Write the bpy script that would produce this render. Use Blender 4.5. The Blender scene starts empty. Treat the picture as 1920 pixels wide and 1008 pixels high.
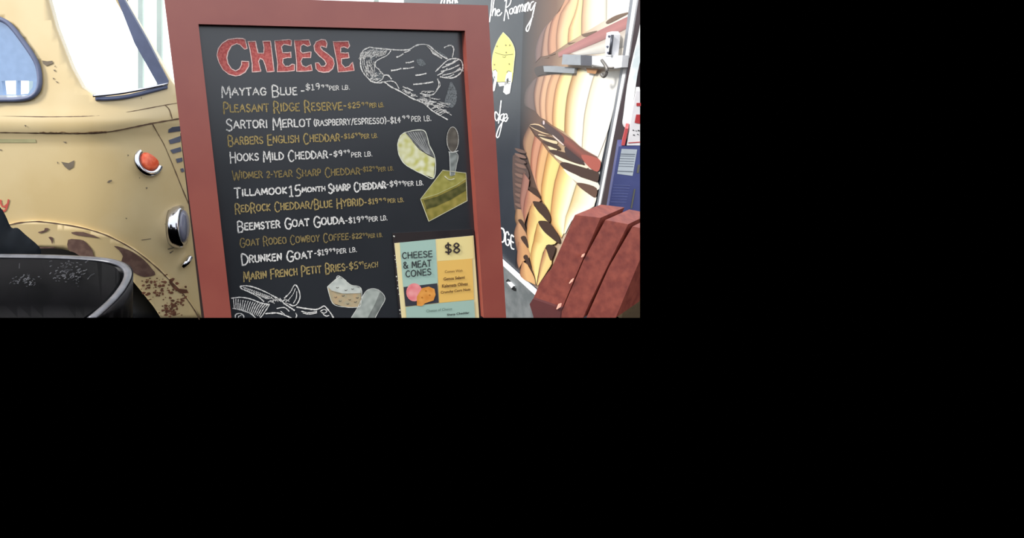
import bpy, bmesh, math, random
from mathutils import Vector, Matrix, geometry
random.seed(7)
S = bpy.context.scene
C = S.collection

# ------------------------------------------------------------------ camera
F = 950.0                      # focal length in photo pixels
PX0, PY0 = 600.0, 297.0        # optical centre of the picture
PITCH = math.radians(14)
CAM = Vector((0, 0, 1.5))
cd = bpy.data.cameras.new('camera')
cam = bpy.data.objects.new('camera', cd)
C.objects.link(cam)
cam.location = CAM
cam.rotation_euler = (math.pi/2 - PITCH, 0, 0)
cd.sensor_fit = 'HORIZONTAL'; cd.sensor_width = 36
cd.lens = 36*F/1920
cd.shift_x = (960 - PX0)/1920
cd.shift_y = -(504 - PY0)/1920
cd.clip_start = 0.05; cd.clip_end = 100
S.camera = cam
# ------------------------------------------------------------------ sky, sun, exposure
W = bpy.data.worlds.new('world'); S.world = W; W.use_nodes = True
wn = W.node_tree; wn.nodes.clear()
wo = wn.nodes.new('ShaderNodeOutputWorld'); wb = wn.nodes.new('ShaderNodeBackground')
tc = wn.nodes.new('ShaderNodeTexCoord'); sx = wn.nodes.new('ShaderNodeSeparateXYZ')
rp = wn.nodes.new('ShaderNodeValToRGB')
wn.links.new(tc.outputs['Generated'], sx.inputs[0]); wn.links.new(sx.outputs['Z'], rp.inputs[0])
wn.links.new(rp.outputs[0], wb.inputs[0]); wn.links.new(wb.outputs[0], wo.inputs[0])
cr = rp.color_ramp                       # dark ground below the horizon, bright overcast sky above it
cr.elements[0].position = 0.10; cr.elements[0].color = (0, 0, 0, 1)
cr.elements[1].position = 1.0; cr.elements[1].color = (1.0, 1.0, 1.0, 1)
e = cr.elements.new(0.26); e.color = (.80, .84, .92, 1)
e = cr.elements.new(0.55); e.color = (.85, .92, 1.0, 1)
wb.inputs[1].default_value = 1.7
sl = bpy.data.lights.new('sun', 'SUN'); so = bpy.data.objects.new('sun', sl); C.objects.link(so)
sl.energy = 4.0; sl.angle = math.radians(12); sl.color = (1.0, .97, .92)
so.rotation_euler = Vector((.72, .30, -.62)).to_track_quat('-Z', 'Y').to_euler()
so.location = (-3, 3, 5)
S.view_settings.view_transform = 'Standard'; S.view_settings.look = 'None'
S.view_settings.gamma = 1; S.view_settings.exposure = 0.0
S.view_settings.use_curve_mapping = False

# ------------------------------------------------------------------ projection helpers
RIGHT = Vector((1, 0, 0)); FWD = Vector((0, math.cos(PITCH), -math.sin(PITCH))); UP = Vector((0, math.sin(PITCH), math.cos(PITCH)))
def ray(px, py):
    return RIGHT*((px-PX0)/F) + UP*((PY0-py)/F) + FWD
def plane_at(P0, n):
    n = n.normalized(); k = (P0-CAM).dot(n)
    return (lambda px, py, off=0.0: CAM + ray(px, py)*((k+off)/ray(px, py).dot(n)))
def flat_z(z):
    return lambda px, py, off=0.0: CAM + ray(px, py)*((z-CAM.z)/ray(px, py).z)
def crop(x0, y0, s):
    return lambda pts: [(x0+p[0]/s, y0+p[1]/s) for p in pts]
BOTTOM, EDGE = 595.4, 1200.0
def lin(c):
    c = c/255.0
    return c/12.92 if c <= .04045 else ((c+.055)/1.055)**2.4
def rgb(c): return (lin(c[0]), lin(c[1]), lin(c[2]), 1)

# ------------------------------------------------------------------ materials
def mat(name, col, rough=.6, metal=0.0, col2=None, scale=20, bump=0.0, spec=.5, coat=0, lo=.4, hi=.6):
    m = bpy.data.materials.new(name); m.use_nodes = True
    nt = m.node_tree; b = nt.nodes['Principled BSDF']
    b.inputs['Base Color'].default_value = rgb(col); b.inputs['Roughness'].default_value = rough
    b.inputs['Metallic'].default_value = metal; b.inputs['Specular IOR Level'].default_value = spec
    b.inputs['Coat Weight'].default_value = coat
    t = nt.nodes.new('ShaderNodeTexCoord')
    n = nt.nodes.new('ShaderNodeTexNoise'); n.inputs['Scale'].default_value = scale; n.inputs['Detail'].default_value = 6
    nt.links.new(t.outputs['Object'], n.inputs['Vector'])
    r = nt.nodes.new('ShaderNodeValToRGB')
    c2 = col2 or tuple(min(255, v*1.05) for v in col)
    r.color_ramp.elements[0].position = lo; r.color_ramp.elements[0].color = rgb(col)
    r.color_ramp.elements[1].position = hi; r.color_ramp.elements[1].color = rgb(c2)
    nt.links.new(n.outputs['Fac'], r.inputs[0]); nt.links.new(r.outputs[0], b.inputs['Base Color'])
    if bump:
        bp = nt.nodes.new('ShaderNodeBump'); bp.inputs['Strength'].default_value = bump; bp.inputs['Distance'].default_value = .002
        nt.links.new(n.outputs['Fac'], bp.inputs['Height']); nt.links.new(bp.outputs[0], b.inputs['Normal'])
    return m
def glow_mat(name, col, strength):
    m = bpy.data.materials.new(name); m.use_nodes = True
    b = m.node_tree.nodes['Principled BSDF']
    b.inputs['Base Color'].default_value = rgb(col)
    b.inputs['Emission Color'].default_value = rgb(col); b.inputs['Emission Strength'].default_value = strength
    return m
def glass_mat(name, tint, alpha, rough=.03):
    m = bpy.data.materials.new(name); m.use_nodes = True
    nt = m.node_tree; b = nt.nodes['Principled BSDF']; out = nt.nodes['Material Output']
    b.inputs['Base Color'].default_value = rgb(tint); b.inputs['Roughness'].default_value = rough
    tr = nt.nodes.new('ShaderNodeBsdfTransparent'); mx = nt.nodes.new('ShaderNodeMixShader')
    mx.inputs[0].default_value = alpha
    nt.links.new(tr.outputs[0], mx.inputs[1]); nt.links.new(b.outputs[0], mx.inputs[2]); nt.links.new(mx.outputs[0], out.inputs[0])
    return m
def print_mat(name, rough=.4, spec=.35):
    m = bpy.data.materials.new(name); m.use_nodes = True
    nt = m.node_tree; b = nt.nodes['Principled BSDF']
    a = nt.nodes.new('ShaderNodeAttribute'); a.attribute_name = 'ink'
    nt.links.new(a.outputs['Color'], b.inputs['Base Color']); b.inputs['Roughness'].default_value = rough
    b.inputs['Specular IOR Level'].default_value = spec
    return m

# ------------------------------------------------------------------ object helpers
def link(name, me, m, parent=None, smooth=False):
    o = bpy.data.objects.new(name, me); C.objects.link(o)
    if m is not None: me.materials.append(m)
    if smooth:
        for p in me.polygons: p.use_smooth = True
    if parent is not None:
        o.parent = parent; o.matrix_parent_inverse = Matrix.Translation(-parent.location)
    return o
def obj(name, bm, m, parent=None, smooth=False, label=None):
    me = bpy.data.meshes.new(name); bm.to_mesh(me); bm.free()
    o = link(name, me, m, parent, smooth)
    if label: o['label'] = label
    return o
def tag(o, label, cat, group=None):
    o['label'] = label; o['category'] = cat
    if group: o['group'] = group
    return o
def thing(name, label, cat, loc=(0, 0, 0), group=None):
    o = bpy.data.objects.new(name, None); C.objects.link(o); o.location = loc; o.empty_display_size = .1
    return tag(o, label, cat, group)
def struct(name, bm, m, parent=None):
    o = obj(name, bm, m, parent); o['kind'] = 'structure'; return o
def inside(x, y, poly):
    r = False; j = len(poly)-1
    for i in range(len(poly)):
        xi, yi = poly[i]; xj, yj = poly[j]
        if (yi > y) != (yj > y) and x < (xj-xi)*(y-yi)/(yj-yi)+xi: r = not r
        j = i
    return r
def smooth_line(pts, closed=False, n=5):
    if len(pts) < 3: return list(pts)
    out = []; N = len(pts); rng = N if closed else N-1
    for i in range(rng):
        g = (lambda k: pts[k % N]) if closed else (lambda k: pts[max(0, min(N-1, k))])
        p0, p1, p2, p3 = g(i-1), g(i), g(i+1), g(i+2)
        for s in range(n):
            t = s/n
            out.append(tuple(.5*((2*p1[k])+(-p0[k]+p2[k])*t+(2*p0[k]-5*p1[k]+4*p2[k]-p3[k])*t*t+(-p0[k]+3*p1[k]-3*p2[k]+p3[k])*t**3) for k in range(len(p1))))
    if not closed: out.append(tuple(pts[-1]))
    return out
def densify(poly, step):
    out = []
    for i, p in enumerate(poly):
        q = poly[(i+1) % len(poly)]; d = math.hypot(q[0]-p[0], q[1]-p[1]); n = max(1, int(d/step))
        for k in range(n): out.append((p[0]+(q[0]-p[0])*k/n, p[1]+(q[1]-p[1])*k/n))
    return out
def sheet(bm, outer, surf, holes=(), step=None, back=None, off=0.0, ink=None):
    """A shaped panel on the surface surf; back (a vector or a function of the point) gives it depth."""
    loops = [outer] + list(holes)
    if step: loops = [densify(l, step) for l in loops]
    vs = []; ed = []
    for l in loops:
        b = len(vs); vs += [Vector(p) for p in l]; ed += [(b+i, b+(i+1) % len(l)) for i in range(len(l))]
    if step:
        xs = [p[0] for p in outer]; ys = [p[1] for p in outer]
        x = min(xs)+step*.5
        while x < max(xs):
            y = min(ys)+step*.5
            while y < max(ys):
                if inside(x, y, loops[0]) and not any(inside(x, y, h) for h in loops[1:]): vs.append(Vector((x, y)))
                y += step
            x += step
    r = geometry.delaunay_2d_cdt(vs, ed, [], 0, 1e-5)
    P = r[0]; fv = []
    for f in r[2]:
        cx = sum(P[i].x for i in f)/3; cy = sum(P[i].y for i in f)/3
        if inside(cx, cy, loops[0]) and not any(inside(cx, cy, h) for h in loops[1:]): fv.append(tuple(f))
    V = [bm.verts.new(surf(p.x, p.y, off)) for p in P]
    lay = bm.verts.layers.float_color.get('ink') if ink else None
    if lay:
        for v, p in zip(V, P): v[lay] = ink(p.x, p.y) if callable(ink) else ink
    cnt = {}
    for f in fv:
        # keep the front towards the camera
        a, b, c = (V[i].co for i in f)
        if (b-a).cross(c-a).dot(a-CAM) > 0: f = f[::-1]
        try: bm.faces.new([V[i] for i in f])
        except ValueError: pass
        for k in range(3): cnt.setdefault(frozenset((f[k], f[(k+1) % 3])), []).append((f[k], f[(k+1) % 3]))
        if back is not None:
            pass
    if back is not None:
        bk = back if callable(back) else (lambda p: back)
        B = [bm.verts.new(v.co + bk(v.co)) for v in V]
        for f in fv:
            a, b, c = (V[i].co for i in f)
            if (b-a).cross(c-a).dot(a-CAM) > 0: f = f[::-1]
            bm.faces.new([B[i] for i in f[::-1]])
        for k, l in cnt.items():
            if len(l) == 1:
                a, b = l[0]
                bm.faces.new([V[b], V[a], B[a], B[b]])
    loose = [v for v in bm.verts if not v.link_faces]
    bmesh.ops.delete(bm, geom=loose, context='VERTS')
def ribbon(bm, pts, w, surf, off=.0008, jit=0.0, w_end=None, ink=None):
    """A drawn line of width w (photo pixels) lying on a surface."""
    if len(pts) < 2: return
    L = []; R = []; n = len(pts)
    lay = bm.verts.layers.float_color.get('ink') if ink else None
    for i, p in enumerate(pts):
        a = pts[max(0, i-1)]; b = pts[min(n-1, i+1)]
        dx, dy = b[0]-a[0], b[1]-a[1]; d = math.hypot(dx, dy) or 1
        ww = w if w_end is None else w+(w_end-w)*i/(n-1)
        ww *= .5*(1+random.uniform(-jit, jit))
        nx, ny = -dy/d*ww, dx/d*ww
        ex = 0
        if i == 0: ex = -ww*.6
        if i == n-1: ex = ww*.6
        q = (p[0]+dx/d*ex, p[1]+dy/d*ex)
        L.append(bm.verts.new(surf(q[0]+nx, q[1]+ny, off))); R.append(bm.verts.new(surf(q[0]-nx, q[1]-ny, off)))
        if lay: L[-1][lay] = ink; R[-1][lay] = ink
    for i in range(n-1):
        bm.faces.new([L[i], L[i+1], R[i+1], R[i]])
def tube(bm, pts, r, seg=8, caps=True, scale=(1, 1)):
    rings = []; n = len(pts); up0 = None
    for i, p in enumerate(pts):
        d = (pts[min(n-1, i+1)]-pts[max(0, i-1)]).normalized()
        if up0 is None: up0 = Vector((0, 0, 1)) if abs(d.z) < .9 else Vector((1, 0, 0))
        s = d.cross(up0).normalized(); u = s.cross(d).normalized()
        rr = r[i] if isinstance(r, (list, tuple)) else r
        rings.append([bm.verts.new(p + (s*math.cos(2*math.pi*k/seg)*scale[0] + u*math.sin(2*math.pi*k/seg)*scale[1])*rr) for k in range(seg)])
    for i in range(n-1):
        for k in range(seg):
            bm.faces.new([rings[i][k], rings[i][(k+1) % seg], rings[i+1][(k+1) % seg], rings[i+1][k]])
    if caps:
        bm.faces.new(rings[0][::-1]); bm.faces.new(rings[-1])
def lathe(bm, prof, centre, axis, seg=40, sq=(1, 1)):
    axis = axis.normalized(); a = axis.cross(Vector((0, 0, 1))).normalized(); b = a.cross(axis)
    rings = []
    for r, h in prof:
        rings.append([bm.verts.new(centre + axis*h + (a*math.cos(2*math.pi*k/seg)*sq[0]+b*math.sin(2*math.pi*k/seg)*sq[1])*r) for k in range(seg)])
    for i in range(len(rings)-1):
        for k in range(seg):
            bm.faces.new([rings[i][k], rings[i+1][k], rings[i+1][(k+1) % seg], rings[i][(k+1) % seg]])
    bm.faces.new(rings[0]); bm.faces.new(rings[-1][::-1])
def box(bm, x0, x1, y0, y1, z0, z1):
    v = [bm.verts.new((x, y, z)) for x in (x0, x1) for y in (y0, y1) for z in (z0, z1)]
    for f in ((0, 1, 3, 2), (4, 6, 7, 5), (0, 4, 5, 1), (2, 3, 7, 6), (0, 2, 6, 4), (1, 5, 7, 3)):
        bm.faces.new([v[i] for i in f])
def limit(bm, bottom=True, right=True):
    """End the modelled world where the photograph's view of it ends (it shows nothing farther down or right)."""
    for on, no in ((bottom, UP + FWD*((BOTTOM-PY0)/F)), (right, FWD*((EDGE-PX0)/F) - RIGHT)):
        if not on: continue
        r = bmesh.ops.bisect_plane(bm, geom=bm.verts[:]+bm.edges[:]+bm.faces[:], plane_co=CAM, plane_no=-no, clear_outer=True)
        ce = [g for g in r['geom_cut'] if isinstance(g, bmesh.types.BMEdge)]
        if ce: bmesh.ops.holes_fill(bm, edges=ce, sides=0)
def inkbm():
    bm = bmesh.new(); bm.verts.layers.float_color.new('ink'); return bm

def pieces(o, name):
    """Give every loose island of a mesh its own object under the same parent."""
    me = o.data; par = o.parent; m = me.materials[0]
    nb = {}
    for e in me.edges:
        a, b = e.vertices; nb.setdefault(a, []).append(b); nb.setdefault(b, []).append(a)
    seen = {}; k = 0
    for v in range(len(me.vertices)):
        if v in seen: continue
        st = [v]; seen[v] = k
        while st:
            for w in nb.get(st.pop(), ()):
                if w not in seen: seen[w] = k; st.append(w)
        k += 1
    for i in range(k):
        ids = [v for v in seen if seen[v] == i]; ix = {v: j for j, v in enumerate(ids)}
        nm = bpy.data.meshes.new(name)
        nm.from_pydata([me.vertices[v].co for v in ids], [], [[ix[v] for v in p.vertices] for p in me.polygons if seen[p.vertices[0]] == i])
        link(name, nm, m, par)
    bpy.data.objects.remove(o)
# ------------------------------------------------------------------ lettering
G = {  # single stroke hand-lettered capitals, y up, height 1
 'A': (.8, [[(0,0),(.4,1),(.8,0)],[(.16,.38),(.66,.38)]]), 'B': (.65, [[(.05,0),(.05,1),(.45,.98),(.58,.8),(.45,.57),(.05,.53)],[(.45,.55),(.65,.33),(.5,.04),(.05,0)]]),
 'C': (.66, [[(.6,.86),(.44,1),(.22,.93),(.05,.65),(.04,.35),(.2,.06),(.42,0),(.62,.14)]]), 'D': (.72, [[(.05,0),(.05,1),(.4,.95),(.7,.65),(.68,.32),(.4,.04),(.05,0)]]),
 'E': (.58, [[(.56,1),(.05,.98),(.05,0),(.58,.02)],[(.05,.52),(.48,.53)]]), 'F': (.55, [[(.56,1),(.05,.98),(.05,0)],[(.05,.52),(.46,.53)]]),
 'G': (.75, [[(.7,.85),(.5,1),(.22,.95),(.04,.6),(.06,.3),(.25,.04),(.55,.02),(.72,.2),(.72,.45),(.45,.45)]]), 'H': (.68, [[(.05,0),(.05,1)],[(.64,0),(.64,1)],[(.05,.52),(.64,.52)]]),
 'I': (.2, [[(.1,0),(.1,1)]]), 'J': (.5, [[(.45,1),(.45,.2),(.25,0),(.05,.15)]]), 'K': (.62, [[(.05,0),(.05,1)],[(.58,1),(.06,.48),(.62,0)]]), 'L': (.52, [[(.06,1),(.05,.02),(.54,0)]]),
 'M': (.85, [[(.03,0),(.1,1),(.42,.25),(.74,1),(.82,0)]]), 'N': (.7, [[(.05,0),(.05,1),(.64,.02),(.64,1)]]), 'O': (.8, [[(.4,1),(.12,.85),(.03,.5),(.12,.14),(.4,0),(.68,.14),(.77,.5),(.68,.86),(.4,1)]]),
 'P': (.58, [[(.05,0),(.05,1),(.42,.98),(.57,.76),(.42,.5),(.05,.46)]]), 'Q': (.8, [[(.4,1),(.1,.82),(.03,.5),(.12,.14),(.4,0),(.7,.14),(.77,.5),(.68,.86),(.4,1)],[(.5,.25),(.8,-.08)]]),
 'R': (.64, [[(.05,0),(.05,1),(.42,.98),(.57,.76),(.42,.52),(.05,.48)],[(.3,.5),(.64,0)]]), 'S': (.6, [[(.55,.86),(.35,1),(.1,.9),(.08,.66),(.3,.52),(.54,.36),(.52,.12),(.28,0),(.03,.12)]]),
 'T': (.66, [[(0,.98),(.66,1)],[(.33,.98),(.33,0)]]), 'U': (.68, [[(.05,1),(.05,.28),(.2,.03),(.46,.02),(.63,.25),(.63,1)]]), 'V': (.7, [[(0,1),(.34,0),(.7,1)]]),
 'W': (1.0, [[(0,1),(.24,0),(.5,.85),(.74,0),(1,1)]]), 'X': (.65, [[(0,0),(.65,1)],[(0,1),(.65,0)]]), 'Y': (.65, [[(0,1),(.33,.5),(.65,1)],[(.33,.5),(.32,0)]]), 'Z': (.6, [[(0,1),(.6,1),(0,0),(.6,0)]]),
 '0': (.6, [[(.3,1),(.05,.7),(.05,.3),(.3,0),(.55,.3),(.55,.7),(.3,1)]]), '1': (.34, [[(.02,.8),(.17,1),(.17,0)],[(0,0),(.34,0)]]), '2': (.55, [[(.03,.8),(.25,1),(.5,.82),(.45,.55),(.03,0),(.55,.02)]]),
 '4': (.6, [[(.42,0),(.42,1),(.02,.36),(.6,.36)]]), '5': (.55, [[(.52,1),(.1,.98),(.06,.56),(.35,.6),(.54,.35),(.4,.04),(.04,.04)]]), '6': (.55, [[(.48,.96),(.16,.6),(.05,.25),(.25,0),(.5,.2),(.4,.45),(.1,.35)]]),
 '8': (.58, [[(.29,.53),(.06,.76),(.29,1),(.52,.76),(.29,.53),(.03,.26),(.29,0),(.56,.26),(.29,.53)]]), '9': (.55, [[(.5,.8),(.3,1),(.06,.84),(.1,.58),(.34,.52),(.5,.78),(.46,.3),(.34,0)]]),
 '$': (.6, [[(.55,.8),(.35,.92),(.1,.82),(.1,.62),(.3,.5),(.54,.36),(.5,.15),(.28,.07),(.04,.18)],[(.32,1.1),(.3,-.1)]]), '-': (.35, [[(.03,.45),(.32,.45)]]), '.': (.14, [[(.05,.02),(.1,.05)]]),
 '(': (.3, [[(.28,1.15),(.07,.8),(.06,.25),(.28,-.12)]]), ')': (.3, [[(.02,1.15),(.24,.8),(.24,.25),(.02,-.12)]]), '/': (.45, [[(0,-.1),(.45,1.12)]]), ' ': (.38, []),
 '&': (.75, [[(.75,0),(.12,.72),(.18,.96),(.38,.98),(.46,.78),(.08,.4),(.05,.14),(.28,0),(.52,.1),(.72,.45)]]),
}
ROUND = set('BCDGJOPQRSU02568934$()&')
def write(bm, text, x0, y0, x1, y1, h, surf, width, big=1.0, off=.0008, jit=.25, gap=.21, ink=None, wob=.02):
    """Hand-letters text so it spans (x0,y0)-(x1,y1) along its base line; capitals in the text are `big` times taller."""
    items = []; x = 0
    for i, ch in enumerate(text):
        up = ch.isupper() and big > 1
        k = big if up else 1.0
        w, st = G[ch.upper()]
        kx = 1+(k-1)*.6
        items.append((x, kx, k, st)); x += w*kx + gap
    tot = (x-gap)
    sxx = math.hypot(x1-x0, y1-y0)/tot
    ux, uy = (x1-x0)/math.hypot(x1-x0, y1-y0), (y1-y0)/math.hypot(x1-x0, y1-y0)
    vx, vy = -.06, -1.0          # letters stand up the board
    for (ox, kx, k, st) in items:
        dy = -(k-1)*.55*h
        ju = random.uniform(-wob, wob)*h
        for s in st:
            pts = [(x0+ux*(ox+p[0]*kx)*sxx+vx*(p[1]*h*k+dy+ju)+random.uniform(-wob, wob)*h, y0+uy*(ox+p[0]*kx)*sxx+vy*(p[1]*h*k+dy+ju)+random.uniform(-wob, wob)*h) for p in s]
            if len(pts) > 2 and len(s) > 4: pts = smooth_line(pts, n=4)
            else: pts = [(a[0]+(b[0]-a[0])*t/3, a[1]+(b[1]-a[1])*t/3) for a, b in zip(pts, pts[1:]) for t in range(3)]+[pts[-1]]
            ribbon(bm, pts, width, surf, off, jit, ink=ink)
def typeset(text, quad, surf, m, name, parent, off, bold=.012):
    """Printed type filling a four-cornered box given in photo pixels (tl, tr, br, bl)."""
    cu = bpy.data.curves.new(name, 'FONT'); cu.body = text; cu.align_x = 'CENTER'; cu.offset = bold; cu.resolution_u = 3
    t = bpy.data.objects.new(name, cu); C.objects.link(t)
    bpy.context.view_layer.update()
    me = bpy.data.meshes.new_from_object(t.evaluated_get(bpy.context.evaluated_depsgraph_get()))
    bpy.data.objects.remove(t); bpy.data.curves.remove(cu)
    xs = [v.co.x for v in me.vertices]; ys = [v.co.y for v in me.vertices]
    a0, a1, b0, b1 = min(xs), max(xs), min(ys), max(ys)
    for v in me.vertices:
        u = (v.co.x-a0)/(a1-a0); w = (b1-v.co.y)/(b1-b0)
        q = [quad[0][k]*(1-u)*(1-w)+quad[1][k]*u*(1-w)+quad[2][k]*u*w+quad[3][k]*(1-u)*w for k in (0, 1)]
        v.co = surf(q[0], q[1], off)
    me.name = name
    return link(name, me, m, parent)

# ================================================================== SETTING: added glowing backdrop behind the truck, whitens its windows
back = plane_at(Vector((0, 4.6, 1.5)), Vector((0, -1, 0)))
M_glow = glow_mat('backdrop_glow_white', (252, 255, 253), 1.25)
M_bar = mat('pale_green_bar', (205, 220, 210), .6, col2=(190, 205, 200), scale=3)
bm = bmesh.new(); sheet(bm, [(-420, -170), (775, -170), (775, 235), (-420, 235)], back, back=Vector((0, .03, 0)))
glow_panel = struct('glow_backdrop', bm, M_glow)  # made-up glowing panel, shows white through the cab glass
bm = bmesh.new()
for x in (-300, -120, 60, 262, 297, 500, 700):
    sheet(bm, [(x, -170), (x+9, -170), (x+9, 235), (x, 235)], back, back=Vector((0, -.05, 0)), off=.03)
o = obj('backdrop_bars', bm, M_bar, glow_panel)  # pale upright bars on the added backdrop

# ================================================================== TRUCK
BELT = 1.10
def truckY(X, Z):
    y = 2.0
    if X > -1.0:
        d = min(X+1.0, .54); R = .55
        y += R-math.sqrt(R*R-d*d)
    if Z > BELT+.09: y += .30*(Z-BELT-.09)
    t = (Z-BELT)/.05
    y -= .018*math.exp(-((t-.75)/.75)**4) if Z > BELT-.06 else 0.0      # rolled belt moulding
    if Z < BELT: y -= .03*math.sin(min(1, (BELT-Z)/.45)*math.pi*.5)      # lower body swells out
    return y
def truck(px, py, off=0.0):
    d = ray(px, py); lo, hi = 1.2, 3.6
    for _ in range(34):
        t = .5*(lo+hi); p = CAM+d*t
        if p.y < truckY(p.x, p.z): lo = t
        else: hi = t
    p = CAM+d*lo
    return p if not off else p+truck_n(p)*off
def truck_n(p):
    e = .004
    dx = (truckY(p.x+e, p.z)-truckY(p.x-e, p.z))/(2*e); dz = (truckY(p.x, p.z+e)-truckY(p.x, p.z-e))/(2*e)
    return Vector((dx, -1, dz)).normalized()
M_cream = mat('weathered_cream_paint', (211, 186, 136), .32, col2=(220, 198, 152), scale=2.5, coat=.3)
M_gask = mat('blue_grey_window_rubber', (92, 100, 128), .5)
M_rust = mat('dull_brown_primer', (92, 66, 58), .85, col2=(110, 84, 72), scale=30)
M_seam = mat('dark_panel_seam', (112, 88, 66), .8, col2=(90, 66, 52), scale=25)
M_chrome = mat('chrome', (205, 205, 212), .12, 1.0)
M_black = mat('black_rubber', (20, 21, 23), .7)
M_slot = mat('dark_louvre_slot', (92, 96, 112), .7)
T = thing('vintage_truck', 'cream vintage delivery truck with rust chips behind the chalkboard and bin', 'truck', (-1.0, 2.5, 0))
door_win = [(-90, 14), (-40, 22), (0, 36), (22, 49), (50, 85), (69, 115), (76, 139), (75, 165), (63, 181), (40, 187), (0, 188), (-90, 188)]
wind = [(70, -60), (100, 50), (130, 128), (150, 165), (178, 184), (240, 176), (307, 160), (255, 68), (212, -8), (182, -60)]
body = [(-150, -80), (190, -80), (226, -8), (272, 70), (319, 151), (332, 168), (440, 172), (440, 596), (302, 596), (287, 572), (262, 540), (232, 503),
        (170, 478), (120, 464), (75, 461), (30, 466), (-30, 490), (-80, 540), (-95, 596), (-150, 596)]
bm = bmesh.new()
sheet(bm, body, truck, [door_win, wind], 14, back=lambda p: Vector((0, .05 if p.z > BELT+.1 else .5, 0)))
limit(bm)
o = obj('body', bm, M_cream, T, True)
o.data.polygons.foreach_set('use_smooth', [True]*len(o.data.polygons))
def loop3(poly, surf, off): return [surf(p[0], p[1], off) for p in poly]
def frame_band(name, poly, w, surf, m, parent, off=.008, inner=False):
    cx = sum(p[0] for p in poly)/len(poly); cy = sum(p[1] for p in poly)/len(poly)
    bm = bmesh.new(); pts = smooth_line(poly, True, 3)
    tube(bm, loop3(pts+[pts[0], pts[1]], surf, off), w, 8)
    return obj(name, bm, m, parent, True)
frame_band('window_gasket', door_win, .010, truck, M_gask, T)
bm = bmesh.new()
sheet(bm, [(205, -40), (190, -60), (212, -40), (232, 0), (275, 76), (314, 152), (312, 162), (296, 161), (252, 82)], truck, step=12, back=lambda p: Vector((0, .02, 0)), off=.008)
obj('windshield_gasket', bm, M_gask, T)
bm = bmesh.new(); tube(bm, loop3(smooth_line([(176, 181), (236, 174), (312, 158)]), truck, .012), .006, 8)
obj('windshield_trim', bm, M_chrome, T, True)
bm = bmesh.new(); tube(bm, loop3(smooth_line([(180, 185), (206, 185), (246, 180), (312, 163)]), truck, .004), .009, 8)
obj('windshield_sill_seal', bm, M_gask, T, True)
# cab interior far side with its own window, seen through the door glass
M_int = mat('blue_grey_cab_lining', (158, 178, 212), .7)
far = plane_at(Vector((0, 3.45, 1.5)), Vector((0, -1, 0)))
bm = bmesh.new()
panes = [[(3, 152), (30, 151), (30, 178), (6, 178)], [(33, 151), (62, 152), (61, 164), (52, 176), (33, 178)]]
sheet(bm, [(-170, -60), (86, -60), (98, 60), (110, 200), (-170, 200)], far, panes, 30, back=Vector((0, .04, 0)))
obj('cab_far_wall', bm, M_int, T)
M_dglass = glass_mat('tinted_door_glass', (150, 190, 235), .14)
M_wglass = glass_mat('windshield_glass', (235, 248, 255), .08)
def inset(p, q, o=0): return truck(p, q, -.02)
bm = bmesh.new(); sheet(bm, door_win, inset, step=20, back=Vector((0, .004, 0))); obj('door_glass', bm, M_dglass, T)
bm = bmesh.new(); sheet(bm, wind, inset, step=20, back=Vector((0, .004, 0))); obj('windshield', bm, M_wglass, T)
# outside seen through the far pane: bare twigs
M_twig = mat('grey_twig', (150, 158, 160), .8)
# panel seams
def seam(pts, w, m=M_seam, off=.0015, name='seam'):
    bm = bmesh.new(); ribbon(bm, smooth_line(pts, n=6), w, truck, off, .35); return obj(name, bm, m, T)
c2 = crop(0, 180, 5.04); c3 = crop(0, 370, 4.3825)
seam(c2([(-300, 340), (0, 343), (300, 348), (500, 352), (700, 356), (900, 350), (1100, 325), (1300, 285), (1450, 255), (1700, 212)]), 2.4)
seam(c2([(-300, 185), (0, 188), (400, 196), (780, 192), (1000, 178), (1200, 152), (1400, 115), (1560, 85), (1700, 62)]), 1.2)
seam(c2([(1560, 85), (1600, 130), (1625, 210)]), 1.6)
seam(c2([(1440, 262), (1500, 370), (1560, 480), (1660, 720), (1720, 870), (1800, 1060)]), 1.6)
seam(c2([(380, 350), (500, 353), (600, 352), (700, 357), (900, 350), (1000, 340)]), 5, mat('reddish_rust_bleed', (150, 112, 84), .8, col2=(186, 156, 116), scale=60), .0008, 'rust_bleed')
# fender
arc = [(-80, 470), (-30, 432), (25, 418), (60, 413), (90, 414), (150, 423), (200, 438), (250, 465), (290, 497), (315, 522), (340, 548), (362, 580), (370, 596)]
bm = bmesh.new()
sheet(bm, arc+[(302, 596), (287, 572), (262, 540), (232, 503), (170, 478), (120, 464), (75, 461), (30, 466), (-30, 490), (-80, 540), (-95, 596), (-100, 520)], truck, step=12,
      back=lambda p: Vector((0, .03, 0)), off=.014)
limit(bm); obj('fender', bm, M_cream, T, True)
seam(arc[1:], 2.0, off=.0155, name='fender_bead')
# lamps
bm = bmesh.new(); c = truck(281, 301); n = truck_n(c); n = Vector((.74, -.52, .42)).normalized()
lathe(bm, [(.066, -.012), (.066, -.003), (.060, .005), (.046, .004), (.042, -.002), (.02, -.002)], c, n, 40); sg = obj('turn_signal', bm, M_chrome, T, True)
bm = bmesh.new(); lathe(bm, [(.043, .0), (.042, .005), (.034, .010), (.016, .013), (.004, .014)], c, n, 32)
obj('turn_signal_lens', bm, mat('orange_lens', (222, 84, 48), .3, col2=(240, 118, 80), scale=60), sg, True)
c = truck(350, 419, .0); n = Vector((1, .02, .04)).normalized()
bm = bmesh.new(); lathe(bm, [(.088, -.05), (.094, -.03), (.096, -.012), (.094, .0), (.086, .008), (.074, .006), (.06, .002)], c+Vector((-.01, -.03, 0)), n, 48)
hl = obj('headlight', bm, M_chrome, T, True)
bm = bmesh.new(); lathe(bm, [(.075, .004), (.066, .014), (.045, .022), (.01, .025)], c+Vector((-.01, -.03, 0)), n, 40)
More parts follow.
